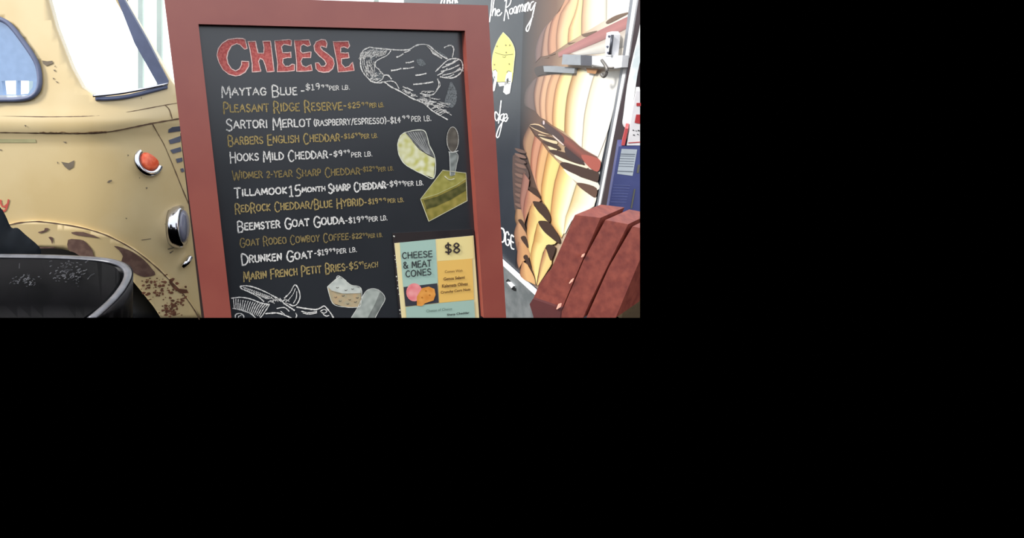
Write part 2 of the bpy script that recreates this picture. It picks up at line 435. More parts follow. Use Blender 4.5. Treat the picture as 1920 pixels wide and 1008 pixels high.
obj('headlight_lens', bm, mat('headlight_glass', (120, 122, 140), .08, spec=.9), hl, True)
bm = bmesh.new(); tube(bm, [truck(338, 497, .02), truck(346, 488, .025), truck(353, 478, .02)], .012, 10)
obj('bumper_bolt', bm, M_chrome, T, True)
# louvre slots in the nose
cL = crop(300, 200, 5.04)
for q in ([(78, 210), (110, 190), (190, 180), (190, 230), (75, 245)], [(80, 315), (190, 275), (190, 330), (95, 352)], [(95, 408), (190, 380), (200, 420), (120, 442)],
          [(148, 492), (205, 480), (210, 515), (160, 530)], [(190, 585), (215, 580), (225, 612), (202, 618)]):
    bm = bmesh.new(); sheet(bm, cL(q), truck, back=Vector((0, .02, 0)), off=.003); obj('louvre_slot', bm, M_slot, T)
# worn paint, bare primer and rust
bm = bmesh.new()
for k, q in enumerate((c3([(575, 335), (640, 330), (700, 340), (740, 380), (770, 420), (780, 465), (830, 492), (700, 478), (630, 440), (575, 412)]),
          c3([(940, 385), (1010, 400), (1090, 435), (1180, 500), (1240, 570), (1270, 622), (1180, 640), (1110, 610), (1040, 560), (1000, 510), (1012, 470), (980, 420)]),
          c3([(600, 275), (700, 272), (830, 320), (760, 312), (640, 296)]), c3([(330, 272), (380, 258), (385, 240), (418, 242), (400, 265), (350, 282)]),
          c3([(415, 313), (450, 316), (446, 372), (436, 340)]), c3([(320, 395), (450, 393), (460, 402), (330, 405)]))):
    sheet(bm, smooth_line(q, True, 2), truck, off=.0165, step=8)
pieces(obj('primer_patch', bm, M_rust, T), 'primer_patch')
bm = bmesh.new()
sheet(bm, c2([(580, 620), (650, 632), (705, 605), (695, 670), (650, 697), (612, 665)]), truck, off=.002)
for q in ([(1010, 815), (1030, 795), (1055, 790), (1060, 800), (1030, 820)], [(595, 430), (630, 430), (620, 445)], [(232, 272), (252, 275), (245, 292)], [(540, 620), (552, 622), (548, 645)],
          [(1375, 860), (1395, 862), (1385, 880)], [(1315, 765), (1325, 772), (1315, 778)], [(0, 500), (20, 505), (10, 520)], [(1330, 20), (1340, 10), (1336, 32)], [(1205, 550), (1218, 556), (1208, 570)]):
    sheet(bm, c2(q), truck, off=.002)
for q in ([(1160, 345), (1240, 335), (1240, 340), (1165, 350)], [(1375, 420), (1450, 400), (1455, 406), (1380, 428)], [(1390, 452), (1420, 434), (1426, 438), (1398, 460)], [(1350, 215), (1370, 215), (1375, 235)], [(1030, 165), (1046, 168), (1038, 178)]):
    sheet(bm, c3(q), truck, off=.002)
c1 = crop(0, 0, 5.04)
for q in ([(400, 572), (450, 580), (500, 575), (505, 600), (440, 625), (410, 600)], [(505, 660), (530, 660), (525, 680)], [(500, 735), (520, 740), (510, 755)], [(525, 765), (555, 775), (545, 785)], [(515, 625), (530, 620), (525, 635)], [(1200, 0), (1215, 0), (1208, 20)]):
    sheet(bm, c1(q), truck, off=.003)
pieces(obj('paint_chip', bm, mat('grey_bare_chip', (112, 100, 84), .8), T), 'paint_chip')
bm = bmesh.new()
for i in range(170):
    f = random.random()
    if f < .5: u = random.gauss(1290, 75); v = random.gauss(720, 45)
    elif f < .8: t = random.random(); u = 1330+t*200+random.gauss(0, 18); v = 925-t*130+random.gauss(0, 18)
    else: u = random.gauss(1400, 40); v = random.gauss(930, 30)
    if not (1150 < u < 1560 and 610 < v < 985) or (u-1150)*.9 < (v-760)*.62: continue
    r = random.choice((5, 7, 10, 14)); pl = [(u+r*random.uniform(.5, 1.6)*math.cos(a), v+r*random.uniform(.5, 1.1)*math.sin(a)) for a in [k*math.pi/3 for k in range(6)]]
    sheet(bm, c3(pl), truck, off=.0166+i*.000004)
sheet(bm, c3([(1380, 660), (1410, 648), (1425, 655), (1400, 690), (1450, 735), (1520, 745), (1535, 775), (1470, 775), (1420, 740), (1380, 690)]), truck, off=.0176)
obj('rust_spots', bm, mat('brown_rust', (92, 56, 38), .9, col2=(130, 82, 60), scale=40), T)
sheet_b = bmesh.new(); sheet(sheet_b, c2([(-200, 382), (330, 388), (345, 440), (-200, 440)]), truck, off=.0015)
obj('faded_stripe', sheet_b, mat('faded_green_grey_paint', (166, 160, 118), .6), T)
bm = bmesh.new()
for x in range(-60, 330, 28):
    ribbon(bm, c2([(x, 400+random.uniform(0, 10)), (x+14, 412+random.uniform(-10, 10)), (x+22, 402)]), 1.2, truck, .002)
obj('faded_lettering', bm, mat('faded_grey_green_letters', (134, 136, 104), .6), T)
bm = bmesh.new()
for st, w in (([(-70, 20), (-50, 80), (-20, 40)], 3), ([(6, 22), (14, 60), (34, 76), (58, 58)], 3.2), ([(72, 18), (66, 50), (52, 92), (34, 112), (14, 100)], 3.4)):
    ribbon(bm, smooth_line(c3(st)), w, truck, .002, .2)
obj('red_script_lettering', bm, mat('faded_red_sign_paint', (196, 84, 72), .6), T)
# wheel and dark wheel well
hub = truck(95, 700); hub.y = 2.16
bm = bmesh.new(); lathe(bm, [(.22, -.02), (.30, -.07), (.38, -.085), (.43, -.075), (.455, -.03), (.46, .05), (.43, .11), (.3, .12)], hub, Vector((0, 1, 0)), 64)
limit(bm); obj('wheel', bm, M_black, T, True, 'black rubber tyre under the fender')
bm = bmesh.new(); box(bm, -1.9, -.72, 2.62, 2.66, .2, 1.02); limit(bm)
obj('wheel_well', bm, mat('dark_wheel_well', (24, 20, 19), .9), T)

# ================================================================== BIN
RIMZ = .94
rimp = flat_z(RIMZ)
rim_px = [(-140, 472), (-60, 474), (0, 476), (100, 478), (180, 482), (222, 488), (243, 498), (250, 512), (243, 532), (226, 556), (196, 585), (150, 622), (118, 645)]
rim = [rimp(x, y) for x, y in smooth_line(rim_px, n=4)]
B = thing('bin', 'dark grey plastic bin with scuffed glossy rim in the lower left corner', 'bin', (-.75, .9, 0))
M_bin = mat('dark_grey_plastic', (44, 43, 46), .38, col2=(54, 52, 56), scale=14, spec=.5)
M_binin = mat('black_plastic_inside', (22, 22, 24), .7, col2=(29, 28, 31), scale=10, spec=.2)  # inside of the bin, darker than its outer wall
cen = Vector((-.95, .85, 0))
def wall(name, inner, m):
    bm = bmesh.new(); rows = []
    for dz, tp in ((0, 0), (-.12, .012), (-.3, .03), (-.6, .06), (-.93, .09)):
        row = []
        for p in rim:
            d = Vector((cen.x-p.x, cen.y-p.y, 0)).normalized()
            row.append(bm.verts.new(p+d*(tp+inner)+Vector((0, 0, dz))))
        rows.append(row)
    for a, b in zip(rows, rows[1:]):
        for i in range(len(rim)-1): bm.faces.new([a[i], a[i+1], b[i+1], b[i]])
    r = bmesh.ops.solidify(bm, geom=bm.faces[:], thickness=.003)
    limit(bm); return obj(name, bm, m, B, True)
wall('outer_wall', 0, M_bin); wall('inner_wall', .03, M_binin)
bm = bmesh.new()
tube(bm, [p+(Vector((cen.x-p.x, cen.y-p.y, 0)).normalized()*.012) for p in rim], .0085, 12, scale=(1.1, .5)); limit(bm)
obj('rim', bm, mat('glossy_grey_rim', (92, 92, 98), .28, col2=(70, 70, 76), scale=25, spec=.7), B, True)
# scuffs on the inner far wall
yw = rimp(100, 478).y-.036
inner = plane_at(Vector((0, yw, .9)), Vector((0, -1, -.07)))
bm = bmesh.new()
for i in range(150):
    u = random.gauss(560, 75) if i < 95 else random.gauss(190, 60); v = (random.gauss(610, 45) if i < 95 else random.gauss(680, 26))
    if u < 60 or u > 760 or v < 520 or v > 740: continue
    L = random.uniform(4, 22); a = random.uniform(-.9, .3)
    ribbon(bm, c3([(u, v), (u+L*.5*math.cos(a), v+L*.5*math.sin(a)+random.uniform(-4, 4)), (u+L*math.cos(a), v+L*math.sin(a))]), random.uniform(.6, 1.9), inner, .006, .5)
for st in ([(160, 540), (158, 580)], [(720, 670), (745, 640), (775, 625)]): ribbon(bm, c3(st), 1.3, inner, .006, .4)
obj('scuff_marks', bm, mat('pale_scuffs', (126, 126, 130), .8, col2=(70, 70, 74), scale=60), B)

# ================================================================== dark cloth slumped behind the bin
cl = plane_at(Vector((0, 1.42, 1.0)), Vector((0, -1, .1)))
outl = smooth_line([(-90, 352), (-30, 358), (0, 388), (10, 403), (21, 426), (33, 427), (48, 440), (74, 463), (76, 480), (66, 492), (-90, 492)], True, 3)
cxy = (-10, 440)
def puff(px, py, off=0):
    d = min(math.hypot(px-a[0], py-a[1]) for a in outl)
    return cl(px, py, off + .02*(1-math.exp(-d/40.)))
bm = bmesh.new(); sheet(bm, outl, puff, step=7, back=lambda p: (p-CAM).normalized()*.09)
tag(obj('tarp', bm, mat('dark_navy_cloth', (16, 21, 27), .8, col2=(22, 28, 35), scale=12, spec=.2), smooth=True), 'dark navy cloth tarp slumped at left between the bin and the truck', 'tarp')

# ================================================================== CHALKBOARD SIGN
yaw, lean = math.radians(15), math.radians(9)
BN = Vector((math.sin(yaw)*math.cos(lean), -math.cos(yaw)*math.cos(lean), math.sin(lean)))
P0 = CAM+ray(640, 300)*1.0
bd = plane_at(P0, BN)
A = thing('chalkboard_sign', 'large black chalkboard cheese menu in a red-brown wooden frame', 'sign', tuple(P0+Vector((0, 0, -.9))))
M_red = mat('red_brown_frame_paint', (143, 70, 60), .36, col2=(149, 76, 64), scale=9, bump=.05, spec=.9)
M_slate = mat('chalkboard_black', (37, 39, 43), .3, col2=(42, 44, 48), scale=5, spec=1.0)
outer = [(307, -9), (915, 10), (932, 300), (949, 595.4), (383, 595.4), (344, 290)]
inn = [(372, 45), (872, 57.5), (889, 320), (907, 595.3), (434, 595.3), (403, 320)]
M_dark = mat('dark_brown_leg', (52, 36, 32), .8)
def board_frame():
    parts = (('frame_stile', [(307, -9), (374, -7), (372, 45), (403, 320), (434, 595.4), (383, 595.4), (344, 290)]), ('frame_stile', [(868, 8.5), (915, 10), (932, 300), (949, 595.4), (907, 595.4), (889, 320), (872, 57.5)]),
             ('frame_rail', [(374, -7), (868, 8.5), (872, 57.5), (372, 45)]))
    for nm, q in parts:
        bm = bmesh.new(); sheet(bm, q, bd, back=-BN*.045, off=.014); limit(bm)
        obj(nm, bm, M_red, A)
board_frame()
bm = bmesh.new(); sheet(bm, [(365, 35), (880, 45), (915, 595.4), (426, 595.4)], bd, back=-BN*.012); limit(bm); obj('chalk_panel', bm, M_slate, A)
bm = bmesh.new(); leg = plane_at(P0-BN*.09, BN); sheet(bm, [(338, 250), (356, 250), (398, 595.4), (378, 595.4)], leg, back=-BN*.03); limit(bm); obj('rear_leg', bm, M_dark, A)
def chalk(name, col, dull=.55):
    return mat(name, tuple(38+(v-38)*dull for v in col), .9, col2=col, scale=420, lo=.38, hi=.52, spec=.1)
K_white = chalk('white_chalk', (230, 226, 220), .65); K_yel = chalk('yellow_chalk', (172, 150, 98), .6); K_dim = chalk('dim_yellow_chalk', (140, 122, 80), .6)
K_soft = chalk('soft_white_chalk', (186, 186, 184), .5)
h1 = crop(400, 150, 4.3636); h2 = crop(420, 330, 4.8)
def menu(cr_, s, items, m):
    bm = bmesh.new()
    for (t, x0, y0, x1, y1, h, w, big) in items:
        a, b = cr_([(x0, y0), (x1, y1)])
        write(bm, t, a[0], a[1], b[0], b[1], h/s, bd, w*1.3, 1+(big-1)*1.5)
    obj('menu_line', bm, m, A)
def price(pr, x0, y0, x1, y1, h, sup, unit): 
    return [(pr, x0, y0, x1, y1, h, 1.5, 1), ('99', *sup, 1.0, 1), (unit[0], *unit[1:], 1.15, 1)]
s = 4.3636
menu(h1, s, [('Maytag Blue', 70, 124, 685, 120, 58, 2.0, 1.4), ('-', 718, 112, 745, 112, 50, 2.0, 1)]+price('$19', 755, 82, 872, 76, 48, (882, 62, 942, 58, 22), ('PER LB.', 950, 84, 1115, 76, 33)), K_white)
menu(h1, s, [('Pleasant Ridge Reserve', 85, 262, 1055, 244, 60, 1.9, 1.35), ('-', 1066, 232, 1088, 231, 42, 1.8, 1)]+price('$25', 1102, 232, 1200, 222, 42, (1212, 208, 1268, 204, 24), ('PER LB.', 1280, 226, 1395, 219, 34)), K_yel)
menu(h1, s, [('Sartori Merlot', 108, 396, 800, 378, 60, 2.0, 1.4), ('(RASPBERRY/ESPRESSO)', 825, 374, 1415, 354, 46, 1.5, 1), ('-', 1424, 352, 1442, 352, 40, 1.8, 1)]+price('$14', 1450, 352, 1532, 348, 48, (1546, 318, 1606, 312, 24), ('PER LB.', 1622, 340, 1782, 332, 40)), K_white)
menu(h1, s, [('Barbers English Cheddar', 122, 528, 1035, 497, 56, 1.8, 1.35)]+price('-$16', 1045, 482, 1152, 472, 38, (1160, 456, 1206, 452, 22), ('PER LB.', 1212, 477, 1345, 469, 32)), K_yel)
menu(h1, s, [('Hooks Mild Cheddar', 138, 662, 935, 638, 56, 1.9, 1.4), ('-', 950, 632, 972, 631, 48, 1.8, 1)]+price('$9', 985, 626, 1055, 616, 42, (1066, 600, 1116, 594, 24), ('PER LB.', 1130, 631, 1300, 622, 36)), K_white)
menu(h1, s, [('Widmer 2-year Sharp Cheddar', 158, 806, 1200, 770, 50, 1.7, 1.4)]+price('-$12', 1205, 748, 1296, 741, 36, (1302, 728, 1346, 724, 20), ('PER LB.', 1352, 747, 1475, 738, 31)), K_dim)
s = 4.8
menu(h2, s, [('Tillamook', 95, 180, 566, 156, 56, 2.1, 1.4), ('15', 592, 184, 692, 176, 96, 2.1, 1), ('MONTH', 704, 144, 912, 132, 40, 1.8, 1), ('Sharp Cheddar', 942, 140, 1455, 107, 54, 2.1, 1.4)]+price('-$9', 1465, 97, 1562, 88, 48, (1572, 76, 1622, 70, 28), ('PER LB.', 1628, 90, 1795, 80, 38)), K_white)
menu(h2, s, [('RedRock Cheddar/Blue Hybrid', 102, 325, 1255, 262, 58, 1.8, 1.35), ('-', 1265, 258, 1285, 257, 42, 1.5, 1)]+price('$19', 1300, 252, 1386, 245, 46, (1396, 226, 1460, 220, 25), ('PER LB.', 1475, 241, 1618, 230, 34)), K_yel)
menu(h2, s, [('Beemster Goat Gouda', 125, 488, 1080, 424, 60, 2.1, 1.4)]+price('-$19', 1092, 426, 1226, 414, 50, (1232, 392, 1296, 386, 28), ('PER LB.', 1306, 407, 1470, 395, 38)), K_white)
menu(h2, s, [('Goat Rodeo Cowboy Coffee', 145, 628, 1120, 570, 54, 1.6, 1.35)]+price('-$22', 1130, 566, 1240, 555, 42, (1246, 540, 1292, 535, 24), ('PER LB.', 1300, 556, 1425, 545, 33)), K_dim)
menu(h2, s, [('Drunken Goat', 160, 782, 795, 735, 60, 2.1, 1.4)]+price('-$19', 815, 717, 936, 702, 48, (946, 682, 1002, 676, 28), ('PER LB.', 1016, 697, 1195, 680, 38)), K_white)
menu(h2, s, [('Marin French Petit Bries', 178, 935, 1090, 848, 60, 1.8, 1.35)]+price('-$5', 1098, 847, 1205, 832, 60, (1214, 802, 1256, 795, 28), ('EACH', 1266, 832, 1385, 815, 44)), K_yel)
# big heading
ch = crop(380, 40, 6.3)
heads = [[(500,215),(515,270),(525,320),(495,330),(440,275),(400,262),(340,290),(300,360),(285,430),(300,500),(340,560),(390,585),(435,560),(460,510),(460,470),(545,475),(545,530),(500,600),(440,635),(390,645),(310,625),(240,570),(195,490),(168,400),(185,320),(230,260),(300,215),(400,200),(470,203)],
 [(535,240),(625,235),(635,300),(655,375),(720,375),(725,310),(710,235),(800,232),(810,300),(830,480),(845,590),(760,598),(740,520),(715,455),(680,435),(660,470),(680,560),(690,590),(585,598),(585,500),(560,340)],
 [(850,230),(1020,215),(1050,225),(1045,290),(1010,280),(960,270),(930,300),(945,370),(1010,370),(1040,360),(1045,430),(1000,428),(950,440),(945,490),(975,530),(1020,530),(1055,505),(1085,510),(1085,580),(1000,592),(880,595),(885,500),(865,350)],
 [(1080,225),(1255,218),(1275,280),(1240,295),(1190,270),(1160,290),(1155,350),(1180,375),(1240,365),(1280,360),(1275,430),(1230,430),(1180,430),(1160,470),(1175,520),(1220,540),(1280,510),(1295,580),(1200,590),(1110,590),(1110,480),(1095,330)],
 [(1460,310),(1430,300),(1400,290),(1390,310),(1420,345),(1480,385),(1540,440),(1555,500),(1535,560),(1490,595),(1430,602),(1370,590),(1340,560),(1330,490),(1370,490),(1400,530),(1440,530),(1460,500),(1440,460),(1380,410),(1325,350),(1315,290),(1340,240),(1400,215),(1450,220),(1470,260)],
 [(1540,240),(1720,235),(1735,290),(1715,320),(1670,300),(1630,310),(1630,370),(1690,375),(1720,370),(1730,430),(1690,435),(1640,440),(1640,500),(1680,545),(1730,530),(1770,480),(1790,580),(1700,590),(1600,598),(1590,500),(1565,370)]]
K_pink = mat('red_chalk', (176, 86, 84), .9, col2=(202, 112, 106), scale=250, spec=.1)
for q in heads:
    bm = bmesh.new(); sheet(bm, ch(q), bd, off=.0006); g = obj('heading_letter', bm, K_pink, A)
    bm = bmesh.new(); p = ch(q); pts = []
    for a, b in zip(p, p[1:]+p[:1]):
        pts += [(a[0]+(b[0]-a[0])*t/2, a[1]+(b[1]-a[1])*t/2) for t in range(2)]
    ribbon(bm, pts+[pts[0], pts[1]], 1.7, bd, .0012, .3); obj('chalk_outline', bm, chalk('pink_white_chalk', (236, 200, 192), .88), g)
# cow drawing
cw = crop(640, 50, 5.6)
bm = bmesh.new()
def draw(cr_, pts, w=1.3, sm=True, jit=.4, off=.0010): ribbon(bm, smooth_line(cr_(pts), n=5) if sm else cr_(pts), w*1.28, bd, off, jit)
draw(cw, [(300,215),(230,250),(205,320),(205,420),(235,490),(280,540),(320,575),(400,590),(450,580),(520,630),(620,680),(740,750),(860,800),(940,870),(1000,910),(1115,975)], 1.7)
draw(cw, [(300,215),(360,225),(520,240),(650,245),(720,235),(780,200),(850,185),(920,200),(980,250),(1060,310),(1110,335)], 1.8)
draw(cw, [(1080,220),(1120,200),(1160,200),(1180,240),(1165,320)], 1.6)
draw(cw, [(990,470),(1050,410),(1120,350),(1200,335),(1260,360),(1275,430),(1255,480),(1200,525),(1130,540),(1040,525)], 1.7)
for a, b in (((1060,430),(1230,345)), ((1050,470),(1240,400)), ((1060,510),(1250,450)), ((1010,510),(1110,440)), ((1100,400),(1200,350)), ((1150,490),(1250,430)), ((1250,440),(1280,465)), ((1090,530),(1180,500))):
    draw(cw, [a, ((a[0]+b[0])/2, (a[1]+b[1])/2+8), b], 1.5)
draw(cw, [(520,250),(480,300),(400,340),(360,370),(360,420),(400,450)], 1.2)
draw(cw, [(450,580),(520,570),(570,590),(605,650)], 1.3); draw(cw, [(400,460),(440,505),(430,550),(380,580)], 1.3); draw(cw, [(445,510),(490,510),(525,548)], 1.8)
draw(cw, [(230,270),(225,350),(235,440),(290,520)], 1.0); draw(cw, [(240,300),(250,420),(330,530)], .8)
for a, b, w in (((525,460),(625,440),1.9), ((650,440),(760,425),1.7), ((680,378),(760,362),1.8), ((580,320),(650,285),1.8), ((780,510),(890,490),1.6), ((760,605),(960,580),1.8), ((660,270),(720,245),1.5), ((650,630),(690,645),1.5), ((690,640),(750,670),1.5)):
    draw(cw, [a, ((a[0]+b[0])/2, (a[1]+b[1])/2+4), b], w)
draw(cw, [(1010,550),(1025,600),(1000,670),(960,712),(900,716),(830,700)], 1.5); draw(cw, [(1010,550),(1040,605),(1010,660)], .9)
for i in range(34):                                   # muzzle hatching
    t = i/33; x = 235+t*250; y0 = 235+random.uniform(0, 30); draw(cw, [(x, y0), (x-35, y0+random.uniform(30, 60)), (x-50+random.uniform(-10, 20), y0+random.uniform(70, 110)-t*60)], .7)
for i in range(26):
    x = random.uniform(240, 350); y = random.uniform(330, 470); draw(cw, [(x, y), (x+random.uniform(-6, 10), y+30), (x+random.uniform(5, 30), y+60)], .7)
for i in range(14):
    x = random.uniform(300, 430); y = random.uniform(480, 560); draw(cw, [(x-15, y+12), (x, y), (x+18, y-6)], .9)
for i in range(44):                                   # throat hatching
    t = random.random(); x = 640+t*430; y = 665+t*250*(1+.1*t)+random.uniform(0, 10)
    L = 30+t*90; draw(cw, [(x, y), (x+L*.5, y-8-14*t+random.uniform(-4, 4)), (x+L, y-6+random.uniform(-12, 16))], .8)
for i in range(26):
    x = random.uniform(820, 1080); y = 720+(x-820)*.25+random.uniform(-10, 80); draw(cw, [(x, y), (x+30, y+6), (x+70, y+random.uniform(0, 26))], .7)
for i in range(12):
    t = i/11; draw(cw, [(900+t*140, 205+t*110), (935+t*120, 240+t*90), (960+t*90, 285+t*50)], .9)
for i in range(9):
    x = random.uniform(840, 930); draw(cw, [(x, 690+random.uniform(-10, 10)), (x+20, 678), (x+45, 680)], 1.2)
obj('cow_drawing', bm, K_white, A)
bm = bmesh.new()
for q in ([(790,350),(840,340),(885,390),(860,412),(815,405)], [(1150,580),(1210,680),(1205,790),(1160,850),(1085,800),(1110,700)], [(980,230),(1090,300),(1130,340),(1080,330)], [(300,230),(420,240),(480,260),(380,300),(330,350),(280,330)], [(300,500),(420,470),(440,520),(390,570),(320,555)]):
    sheet(bm, smooth_line(cw(q), True, 4), bd, off=.0004)
pieces(obj('cow_shading', bm, chalk('smudged_grey_chalk', (118, 122, 124), .45), A), 'cow_shading')
# painted cheeses
dr = crop(730, 220, 4.8)
bb = crop(420, 500, 5.647)
def noisy(c1, c2, sc=.028):
    from mathutils import noise
    a, b = rgb(c1), rgb(c2)
    def f(x, y):
        t = max(0, min(1, .5+.9*noise.noise(Vector((x*sc*4, y*sc*4, 3)))))
        return tuple(a[k]*(1-t)+b[k]*t for k in range(4))
    return f
M_chalkart = print_mat('coloured_chalk', .9, .1)
def art(name, shapes, lines=(), cr_=dr, rnd=True):
    global bm
    b = inkbm()
    for i, (q, c1, c2) in enumerate(shapes):
        sheet(b, cr_(q), bd, step=2.5, off=.0005+.0003*i, ink=noisy(c1, c2))
    for st, w, c in lines: ribbon(b, smooth_line(cr_(st), n=4) if rnd or len(st) < 4 else [(p[0]+(q[0]-p[0])*t/4, p[1]+(q[1]-p[1])*t/4) for p, q in zip(cr_(st), cr_(st)[1:]) for t in range(5)], w, bd, .0024, .4, ink=rgb(c))
    limit(b)
    return obj(name, b, M_chalkart, A)
art('cheese_half_drawing', [([(140,135),(100,165),(75,240),(85,330),(130,410),(200,460),(300,510),(400,545),(410,400),(412,370),(350,340),(270,290),(210,220),(170,140)], (226,224,196), (190,186,104)),
    ([(145,138),(230,115),(310,118),(340,170),(360,250),(405,360),(350,335),(270,285),(210,215)], (92,92,92), (126,126,124))],
    [([(140,135),(100,165),(75,240),(85,330),(130,410),(200,460),(300,510),(400,545),(412,370),(360,250),(340,170),(310,118),(230,115),(140,135)], 1.3, (222,222,205))]+
    [([(170+i*22, 135-i), (230+i*20, 210+i*6), (330+i*8, 320+i*4)], .7, (185,185,182)) for i in range(6)])
art('cheese_wedge_drawing', [([(480,475),(690,500),(695,560),(430,690),(280,735)], (140,134,66), (166,158,88)), ([(280,735),(430,690),(600,610),(695,545),(700,750),(500,860),(355,935),(325,850)], (122,114,52), (158,142,74)),
    ([(310,745),(430,712),(600,632),(690,578),(692,655),(560,735),(420,800),(335,825)], (64,66,36), (104,98,56))],
    [([(280,735),(430,690),(600,610),(695,545)], 1.2, (178,176,120)), ([(480,475),(690,500),(700,750),(355,935),(280,735),(480,475)], 1.2, (196,192,160))], rnd=False)
el = [(570+52*math.cos(a*.3142), 198+112*math.sin(a*.3142)) for a in range(20)]
art('cheese_knife_drawing', [(el, (84,78,72), (104,98,90)), ([(540,315),(600,318),(620,350),(605,430),(585,520),(550,530),(545,420)], (108,112,108), (150,154,150))],
    [(el+el[:1], 1.2, (176,172,164)), ([(536,310),(575,314),(618,300)], 1.8, (196,196,190)), ([(540,315),(545,420),(548,520)], 1.2, (190,190,186)), ([(605,320),(620,350),(605,430),(588,515)], 1.1, (178,178,172)), ([(500,530),(540,560),(585,550)], 1.6, (206,202,180))])
art('blue_cheese_drawing', [([(1095,210),(1215,110),(1270,130),(1340,190),(1450,225),(1450,280),(1260,285),(1140,250)], (182,186,178), (206,208,198)), ([(1095,210),(1140,250),(1260,283),(1450,278),(1450,380),(1420,425),(1280,425),(1150,385),(1110,290)], (170,160,132), (190,162,124))],
    [([(1095,210),(1215,110),(1270,130),(1340,190),(1450,225),(1450,380),(1420,425),(1280,425),(1150,385),(1095,210)], 1.2, (214,214,204)), ([(1140,255),(1260,284),(1448,280)], .9, (120,116,100)), ([(1190,115),(1205,95),(1225,100)], 1.6, (190,190,188))]+
    [([(x, y), (x+12, y+7), (x+24, y-2)], 1.2, (86,82,76)) for x, y in ((1190,218),(1350,232),(1280,245),(1170,320),(1250,305),(1320,345),(1400,325),(1380,370),(1300,390),(1220,360))], bb)
art('cheese_log_drawing', [([(1345,540),(1420,420),(1480,290),(1530,240),(1600,232),(1670,270),(1705,340),(1660,430),(1600,540)], (150,156,148), (178,182,174)), ([(1520,540),(1600,390),(1650,270),(1670,270),(1705,340),(1660,430),(1600,540)], (104,108,104), (132,136,130))],
    [([(1350,535),(1420,420),(1480,290),(1530,240),(1600,232),(1670,270),(1705,340),(1660,430),(1600,540)], 1.1, (208,208,200))], bb)
bm = bmesh.new()
for st, w in (([(590,345),(560,330),(450,270),(330,220),(240,200),(180,205),(172,215),(200,238),(280,272),(370,322),(420,365)], 1.6), ([(640,330),(700,270),(750,190),(790,240),(805,320),(775,390),(735,412),(690,395)], 1.6), ([(690,340),(730,290),(755,230)], 1.0),
        ([(770,260),(765,330),(735,385)], 1.1), ([(770,425),(860,440),(960,452),(1010,440),(1060,415),(1090,440),(1130,490),(1160,540)], 1.9), ([(1020,470),(1060,450),(1090,470),(1060,490),(1030,480)], 1.3),
        ([(80,332),(180,322),(280,340),(380,378),(480,400)], 1.6), ([(95,440),(200,460),(290,500),(335,540)], 1.6), ([(480,400),(430,480),(385,540)], 1.5), ([(440,495),(560,488),(640,510),(710,540)], 1.8), ([(560,440),(640,430),(690,470)], 1.5),
        ([(625,380),(700,430),(745,460)], 1.7), ([(120,540),(125,505),(170,492),(205,515),(210,540)], 1.4), ([(150,540),(160,520),(180,515)], 1.1), ([(760,490),(770,515),(760,540)], 1.3), ([(820,470),(900,485),(980,470)], 1.6), ([(840,490),(910,500),(980,485)], 1.4), ([(1050,500),(1080,520),(1110,515)], 1.5), ([(600,470),(640,500)], 1.3)):
    draw(bb, st, w)
for i in range(15):
    t = i/14; draw(bb, [(100+t*360, 336+t*66), (95+t*320+8, 380+t*60), (110+t*265, 440+t*82)], 1.2)
for i in range(16):
    t = i/15; draw(bb, [(200+t*300, 208+t*110), (215+t*290, 226+t*104), (220+t*230, 240+t*100)], .9)
for i in range(20):
    t = random.random(); draw(bb, [(430+t*230, 340+random.uniform(-20, 40)), (470+t*230, 355+random.uniform(-20, 40))], .8)
limit(bm); obj('goat_drawing', bm, K_white, A)

# ================================================================== POSTER in a plastic sleeve on the board
cp = crop(720, 420, 5.6)
Pz = .004
PS = thing('menu_poster', 'small teal and yellow cheese and meat cones price poster in a clear sleeve', 'poster', tuple(bd(820, 590, .004)))
bm = bmesh.new(); sheet(bm, cp([(90, 96), (935, 52), (985, 500), (1030, 985), (165, 985), (120, 500)]), bd, back=-BN*.001, off=.003); limit(bm)
obj('plastic_sleeve', bm, mat('dark_clear_sleeve', (44, 40, 42), .2, col2=(54, 48, 48), scale=12, spec=.6), PS)
bm = inkbm()
pcs = [([(110,200),(940,120),(1000,985),(186,985)], (232,214,160)), ([(165,194),(540,157),(565,620),(200,660)], (164,192,178)), ([(556,158),(930,124),(945,360),(562,388)], (232,212,146)), ([(562,390),(925,360),(945,790),(580,826)], (230,184,98)),
       ([(205,660),(560,620),(575,825),(225,865)], (58,58,66)), ([(228,870),(580,830),(945,795),(957,985),(236,985)], (160,186,172))]
for i, (q, c) in enumerate(pcs): sheet(bm, cp(q), bd, off=Pz+.0003*i, ink=rgb(c), back=(-BN*.0006 if i == 0 else None))
limit(bm); obj('card', bm, print_mat('printed_card', .5), PS)
bm = inkbm()
sal = [(318+85*math.cos(a*.3), 715+95*math.sin(a*.3)) for a in range(21)]
sheet(bm, cp(sal), bd, off=Pz+.002, step=2, ink=noisy((226,120,124), (238,160,156)))
sheet(bm, cp([(345,760),(400,670),(470,655),(530,680),(542,740),(520,800),(430,830),(400,860),(345,855)]), bd, off=Pz+.0023, step=2, ink=noisy((230,160,78), (214,136,56)))
for x, y in ((400, 770), (480, 745), (440, 700)): sheet(bm, cp([(x+11*math.cos(a), y+9*math.sin(a)) for a in range(6)]), bd, off=Pz+.0026, ink=rgb((190,116,40)))
obj('food_picture', bm, print_mat('printed_picture', .5), PS)
M_ink = mat('charcoal_ink', (44, 46, 48), .6); M_inkb = mat('brown_ink', (96, 66, 34), .6); M_inkg = mat('grey_green_ink', (92, 112, 104), .6)
def pt(name, text, x0, y0, x1, y1, h, m, w):
    bm = bmesh.new(); a, b = cp([(x0, y0), (x1, y1)]); write(bm, text, a[0], a[1], b[0], b[1], h/5.6, bd, w, off=Pz+.0026, jit=.03, gap=.2, wob=0); obj(name, bm, m, PS)
